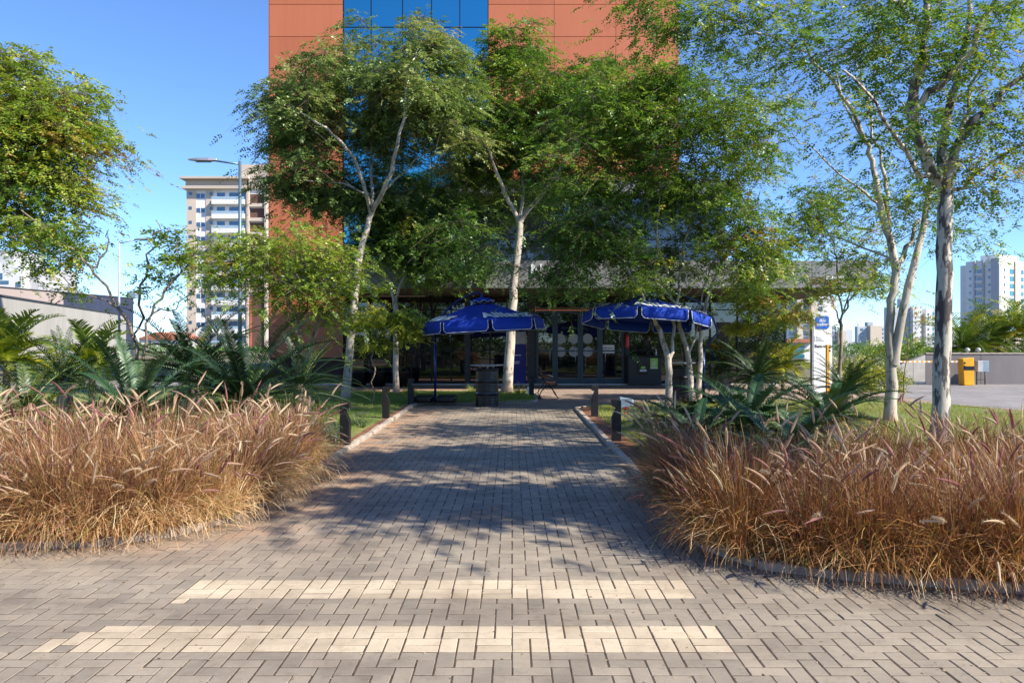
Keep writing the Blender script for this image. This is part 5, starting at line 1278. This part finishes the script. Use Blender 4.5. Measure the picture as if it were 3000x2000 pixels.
eb = empty('electrical_box', (X_(2868, 31.5), 31.5, 0), 'grey metal electrical cabinet on a stand right of the yellow machine', 'cabinet')
b = MB(); b.box(X_(2852, 31.5), X_(2867, 31.5)-.002, 31.2, 31.5, Z_(1088, 31.5), Z_(1056, 31.5)); b.build('box', M['box_grey'], eb, bevel=.01)
b = MB(); b.box(X_(2867, 31.5), X_(2885, 31.5), 31.22, 31.5, Z_(1088, 31.5), Z_(1056, 31.5)); b.build('box', M['box_blue'], eb, bevel=.01)
b = MB()
for p in (2857, 2881): b.tube([(X_(p, 31.5), 31.4, 0), (X_(p, 31.5), 31.4, Z_(1088, 31.5))], .02, 6)
b.tube([(X_(2857, 31.5), 31.4, .2), (X_(2881, 31.5), 31.4, .2)], .015, 6); b.build('stand', M['black_metal'], eb)
for p in (2862, 2830):
    gl_ = empty('wall_light', (X_(p+8, WD), WD+.1, 1.25), 'small round light on the wall coping '+('above the electrical cabinet' if p == 2862 else 'above the yellow machine'), 'light')
    b = MB(); b.lathe((X_(p+8, WD), WD+.1, 1.25), [(.03, 0), (.03, .04), (.09, .07), (.10, .13), (.06, .19), (.001, .20)], 14); b.build('globe', M['glass_top'], gl_)

# ------------------------------------------------------------------ buildings at left
def long_wall(name, label, cat, p, q, h, thick, parts, coping=True):
    """p,q: ground points; parts: list of (t0,t1,material)"""
    r = empty(name, ((p[0]+q[0])/2, (p[1]+q[1])/2, 0), label, cat); p = Vector((*p, 0)); q = Vector((*q, 0)); d = (q-p); L = d.length; d.normalize(); s = Vector((d.y, -d.x, 0))
    for t0, t1, m, nm in parts:
        b = MB(); n = max(1, round((t1-t0)*L/6))
        for i in range(n):
            a_, b_ = (t0+(t1-t0)*i/n)*L, (t0+(t1-t0)*(i+1)/n)*L
            b.obox(p+d*((a_+b_)/2)+Vector((0, 0, h/2-.05)), d, s, (0, 0, 1), (b_-a_)/2-.012, thick/2, h/2+.05)
        b.build(nm, m, r)
    if coping:
        b = MB(); b.obox((p+q)/2+Vector((0, 0, h+.07)), d, s, (0, 0, 1), L/2+.02, thick/2+.06, .06); b.build('coping', M['column'], r)
    return r
# pale precast building in front, pink and navy one behind
p0 = P(362, 1000, 87); p1 = P(0, 1000, 50); dd = (p1-p0); pe = p1+dd*.8
long_wall('precast_building', 'pale grey flat-walled building behind the palms at far left', 'building', (p0[0]-3.0, p0[1]), (pe[0]-3.0, pe[1]), 4.5, 6.0, [(0, 1, M['wall_cream'], 'wall')])
p0 = P(402, 1000, 100); p1 = P(200, 1000, 88); dd = (p1-p0); pe = p1+dd*4
r = long_wall('two_tone_building', 'pinkish building with a navy end block, behind the pale grey one at left', 'building', (p0[0]-5, p0[1]), (pe[0]-5, pe[1]), 7.0, 10.0, [(0, .2, M['wall_navy'], 'navy_block'), (.2, 1, M['wall_pink'], 'pink_block')])
b = MB(); q = P(397, 866, 100); b.box(q[0]-.6, q[0]+.4, 99, 100.5, 7.14, 7.9); b.build('rooftop_unit', M['box_blue'], r)
wb = empty('white_apartment_block', (-72, 112, 0), 'white apartment block with small dark windows above the pink building', 'building')
D = 115; b = MB(); b.box(X_(-300, D), X_(68, D), D, D+12, 0, Z_(772, D)); b.build('wall', M['apt_white'], wb)
b = MB(); b.box(X_(68, D), X_(95, D), D+1.5, D+12, 0, Z_(778, D)); b.build('side_wing', M['apt_grey'], wb)
b = MB(); b.box(X_(-120, D), X_(14, D), D+2, D+10, Z_(772, D)+.002, Z_(728, D)); b.build('penthouse', M['apt_grey'], wb)
for px, py, w_, h_ in ((2, 800, 6, 18), (53, 826, 8, 14), (72, 828, 8, 12), (12, 822, 14, 10)):
    yy = D if px < 66 else D+1.5
    b = MB(); b.box(X_(px, yy)-.3*w_/8, X_(px+w_, yy), yy-.06, yy-.01, Z_(py+h_, yy), Z_(py, yy)); b.build('window', M['win'], wb)
# cream apartment tower
AD = 165.0
ap = empty('apartment_tower', (X_(690, AD), AD, 0), 'cream and white apartment tower with balconies behind the tall street lamp', 'building')
ax = lambda p: X_(p, AD)
az_ = lambda p: Z_(p, AD)
b = MB(); b.box(ax(547), ax(815), AD, AD+16, 0, az_(555)); b.build('wall', M['apt_white'], ap)
b = MB(); b.box(ax(547)-.0, ax(575), AD-.10, AD-.002, 0, az_(560)); b.box(ax(604), ax(625), AD-.10, AD-.002, 0, az_(560)); b.build('cream_strips', M['apt_cream'], ap)
b = MB(); b.box(ax(545)-.4, ax(728), AD-1.2, AD+16, az_(556), az_(547)); b.box(ax(545), ax(725), AD-.3, AD+16, az_(546.8), az_(528)); b.box(ax(540)-.4, ax(735), AD-1.6, AD+16, az_(527.8), az_(521)); b.box(ax(730), ax(815), AD-.5, AD+16, az_(555), az_(525)); b.build('cornice', M['apt_beige'], ap, bevel=.05)
b = MB(); b.box(ax(706), ax(815), AD-.6, AD+14, az_(524.8), az_(484)); b.build('penthouse', M['apt_cream'], ap)
b = MB(); b.box(ax(727), ax(733), AD-1.0, AD-.11, 0, az_(555)); b.box(ax(779), ax(785), AD-1.0, AD-.11, 0, az_(555)); b.build('frame_piers', M['apt_beige'], ap)
b = MB(); b.box(ax(733), ax(779), AD-.6, AD-.12, 0, az_(865)); b.build('lower_brown_panel', M['apt_brown'], ap)
FH = 41.8*AD/F; z0 = az_(577)
proto = {}
def fac(name, x0, x1, za, zb, mat, y0=-.06, y1=-.005, par=ap, off=-.105):
    b = MB(); b.box(x0, x1, AD+off+y0, AD+off+y1, za, zb); return b.build(name, mat, par)
for k in range(11):
    z = z0-k*FH
    if z < 1: break
    def win(x0, x1, dz0, dz1, off=0., mat='win'):
        fac('window', ax(x0), ax(x1), z-dz1*AD/F, z-dz0*AD/F, M[mat], off=off)
    win(554, 563, -13.5+0, -5, -.105); win(576, 600, -9, 3.5, 0.); win(615, 623, -13, -4, -.105)
    for sgn in (0,):
        fac('window_mullion', ax(587.4), ax(588.6), z-3.5*AD/F, z+9*AD/F, M['apt_white'], par=ap, off=-.07)
    if k % 3 != 1:
        bb = MB(); bb.box(ax(619), ax(625.5), AD-.9, AD-.12, z-22*AD/F, z-14*AD/F); bb.build('air_conditioner', M['box_grey'], ap)
    win(636, 659, -12, 8, 0.); win(672, 719, -12, 8, 0.)
    bb = MB(); bb.box(ax(627), ax(722), AD-1.4, AD-.01, z-24*AD/F, z-10*AD/F); bl = bb.build('balcony', M['apt_white'], ap)
    bb = MB(); bb.box(ax(627), ax(722), AD-1.42, AD-1.36, z-9.9*AD/F, z-2.5*AD/F); bb.build('railing', M['rail'], bl)
    if k < 7:
        bb = MB(); bb.box(ax(733)+.05, ax(779)-.05, AD-.08, AD-.02, z-20*AD/F, z+8*AD/F); bb.build('opening', M['apt_brown'], ap)
        bb = MB(); bb.box(ax(733)+.002, ax(779)-.002, AD-.7, AD-.1, z-30*AD/F, z-20.5*AD/F); bb.build('floor_band', M['apt_cream'], ap)
b = MB(); b.box(ax(735), ax(741), AD-.75, AD-.62, 0, az_(880)); b.build('red_panel', M['brick_red'], ap)
# low houses far left
for px, D, w_, h_, lb in ((462, 150, 7, 2.2, 'small distant house with a clay tile roof below the apartment tower'), (500, 135, 6, 2.0, 'low distant white house nearest the apartment tower')):
    x = X_(px, D); hs = empty('distant_house', (x, D, 0), lb, 'house')
    b = MB(); b.box(x-w_/2, x+w_/2, D, D+7, 0, h_); b.build('wall', M['apt_white'], hs)
    b = MB(); b.prism([(x-w_/2-.4, h_+.002), (x+w_/2+.4, h_+.002), (x, h_+1.3)], D-.4, D+7.4); b.build('roof', M['roof_tile'], hs)
    for sx in (-.3, .25):
        b = MB(); b.box(x+w_*sx, x+w_*sx+.9, D-.05, D-.01, 1.0, 1.8); b.build('window', M['win'], hs)

# ------------------------------------------------------------------ towers at right
def tower(name, label, D, parts, wins, roof=None):
    """parts: (px0,px1,ytop,dy,depth,mat,name); wins: (px0,px1,py0,py1,rows,pitch,mat,dy)"""
    c = (parts[0][0]+parts[0][1])/2
    r = empty(name, (X_(c, D), D, 0), label, 'building'); 
    for a0, a1, yt, dy, dep, m, nm in parts:
        b = MB(); b.box(X_(a0, D), X_(a1, D)-.02, D+dy, D+dy+min(dep, 2.5), 0, Z_(yt, D)); b.build(nm, M[m], r)
    for a0, a1, y0, y1, rows, pitch, m, dy in wins:
        me = None
        for k in range(rows):
            zt = Z_(y0+k*pitch, D); zb = Z_(y1+k*pitch, D)
            if zb < .5: break
            if me is None:
                b = MB(); b.box(X_(a0, D), X_(a1, D), D+dy-.10, D+dy-.01, zb, zt); o = b.build('window', M[m], r); me = o.data; z00 = zt
            else:
                o = link('window', me, r); o.location = (0, 0, zt-z00)
    return r
gt_ = empty('grey_apartment_tower', (X_(2930, 205), 205, 0), 'tall grey apartment tower seen corner-on with a sunlit white side, at the right edge', 'building')
GA = math.radians(25); GCx, GCy = X_(2932, 205), 205.; GR = math.atan2(GCx, GCy)
dl = Vector((-math.cos(GR), math.sin(GR), 0))*math.cos(GA)+Vector((math.sin(GR), math.cos(GR), 0))*math.sin(GA); dr = Vector((math.cos(GR), -math.sin(GR), 0))*math.sin(GA)+Vector((math.sin(GR), math.cos(GR), 0))*math.cos(GA)   # left face runs back-left, right face back-right
def gbox(mb, a0, a1, o0, o1, z0, z1, face='l'):
    """box on a face: a along the face from the corner, o outward (negative = into the building)"""
    d = dl if face == 'l' else dr; n = -dr if face == 'l' else -dl
    c = Vector((GCx, GCy, 0))+d*((a0+a1)/2)+n*((o0+o1)/2)+Vector((0, 0, (z0+z1)/2))
    return mb.obox(c, d, n, (0, 0, 1), abs(a1-a0)/2, abs(o1-o0)/2, abs(z1-z0)/2)
GT = Z_(759, 205)
b = MB(); gbox(b, .02, 8.8, -26, 0, 0, GT, 'l'); b.build('main_block', M['apt_white'], gt_)
b = MB(); gbox(b, 8.82, 11.0, -20, -1.5, 0, GT-.8, 'l'); b.build('rear_wing', M['apt_white'], gt_)
b = MB(); gbox(b, 2.0, 6.5, -14, -3, GT+.002, GT+1.6, 'l'); b.build('roof_block', M['apt_white'], gt_)
b = MB(); gbox(b, .0, 2.0, .002, .9, 0, GT+.3, 'l'); b.build('corner_shaft', M['apt_grey'], gt_)
b = MB(); gbox(b, 4.0, 4.4, .002, .5, 0, GT, 'l'); gbox(b, 6.2, 6.6, .002, .5, 0, GT, 'l'); b.build('recess_piers', M['apt_grey'], gt_)
b = MB(); gbox(b, 7.0, 9.4, .01, .35, 0, GT-.2, 'r'); b.build('tan_strip', M['apt_tan'], gt_)
for k in range(11):
    z = GT-2.3-k*1.95*205/210
    if z < 1.5: break
    for a0, a1, o, fc, m, h_ in ((7.4, 7.9, .06, 'l', 'win', .6), (2.6, 3.1, .06, 'l', 'win', .6), (4.8, 5.8, .06, 'l', 'win', .9), (1.6, 2.3, .06, 'r', 'win', .7), (4.6, 6.6, .06, 'r', 'win_teal', 1.25), (10.8, 12.2, .06, 'r', 'win_teal', 1.1), (14, 15, .06, 'r', 'win', .8), (18, 19, .06, 'r', 'win', .8)):
        b = MB(); gbox(b, a0, a1, .01, o, z-h_, z, fc); b.build('window', M[m], gt_)
    b = MB(); gbox(b, 4.42, 6.18, .08, .45, z-1.5, z-1.1, 'l'); b.build('balcony', M['apt_white'], gt_)
tower('pale_apartment_tower', 'pale tower seen between the twin trunks and the blotched trunk', 260,
      [(2600, 2665, 900, 0, 20, 'apt_blue', 'blue_wing'), (2652, 2672, 873, 3, 12, 'apt_blue', 'roof_tank'), (2666, 2690, 900, -2, 20, 'apt_white', 'white_bay'), (2690, 2703, 925, 0, 20, 'apt_blue', 'recess'), (2703, 2722, 905, -2, 20, 'apt_white', 'middle_bay'), (2722, 2745, 905, -1, 20, 'apt_blue', 'right_bay')],
      [(2672, 2675, 900, 905, 9, 14.5, 'win', -2), (2688, 2690, 897, 902, 9, 14.5, 'win', -2), (2693, 2699, 930, 936, 7, 14.5, 'win', 0), (2709, 2712, 918, 924, 8, 14.5, 'win', -2), (2724, 2732, 915, 923, 8, 14.5, 'win_teal', -1)])
tower('beige_apartment_tower', 'small beige faced tower with blue window strips left of the twin trunks', 300,
      [(2512, 2543, 956, 0, 20, 'apt_blue', 'blue_wing'), (2543, 2577, 954, -2, 20, 'apt_tan', 'blank_gable'), (2577, 2600, 955, 0, 20, 'apt_blue', 'right_wing'), (2552, 2568, 943, 3, 8, 'apt_grey', 'roof_tank')],
      [(2521, 2529, 962, 968, 6, 12, 'win', 0), (2583, 2588, 962, 968, 6, 12, 'win', 0), (2593, 2596, 962, 968, 6, 12, 'win', 0)])
tower('striped_apartment_tower', 'tan and white striped tower behind the white totem', 170,
      [(2306, 2330, 868, 0, 18, 'apt_white', 'white_bay'), (2330, 2348, 860, -1, 18, 'apt_tan', 'tan_bay'), (2348, 2372, 868, 0, 18, 'apt_white', 'middle_bay'), (2372, 2392, 860, -1, 18, 'apt_tan', 'right_tan_bay'), (2392, 2452, 868, 0, 18, 'apt_white', 'right_bay'), (2452, 2474, 970, -1, 14, 'apt_tan', 'low_annex'), (2474, 2510, 965, 2, 14, 'apt_blue', 'far_annex')],
      [(2312, 2326, 880, 892, 8, 18, 'win', 0), (2350, 2366, 880, 892, 8, 18, 'win', 0), (2396, 2410, 880, 892, 8, 18, 'win', 0), (2438, 2442, 955, 965, 5, 14, 'win', 0), (2446, 2449, 955, 965, 5, 14, 'win', 0)])
tr_ = empty('teal_glass_annex', (X_(2340, 60), 60, 0), 'low building with red roof and teal windows left of the totem', 'building')
b = MB(); b.box(X_(2300, 60), X_(2378, 60), 60, 66, 0, Z_(1003, 60)); b.build('wall', M['apt_white'], tr_)
b = MB(); b.prism([(X_(2298, 60), Z_(1002.9, 60)), (X_(2378, 60), Z_(1002.9, 60)), (X_(2370, 60), Z_(992, 60)), (X_(2305, 60), Z_(992, 60))], 59.7, 66.2); b.build('roof', M['roof_tile'], tr_)
for k in range(3):
    b = MB(); b.box(X_(2308, 60), X_(2356, 60), 59.93, 59.99, Z_(1018+k*15, 60), Z_(1008+k*15, 60)); b.build('window', M['win_teal'], tr_)
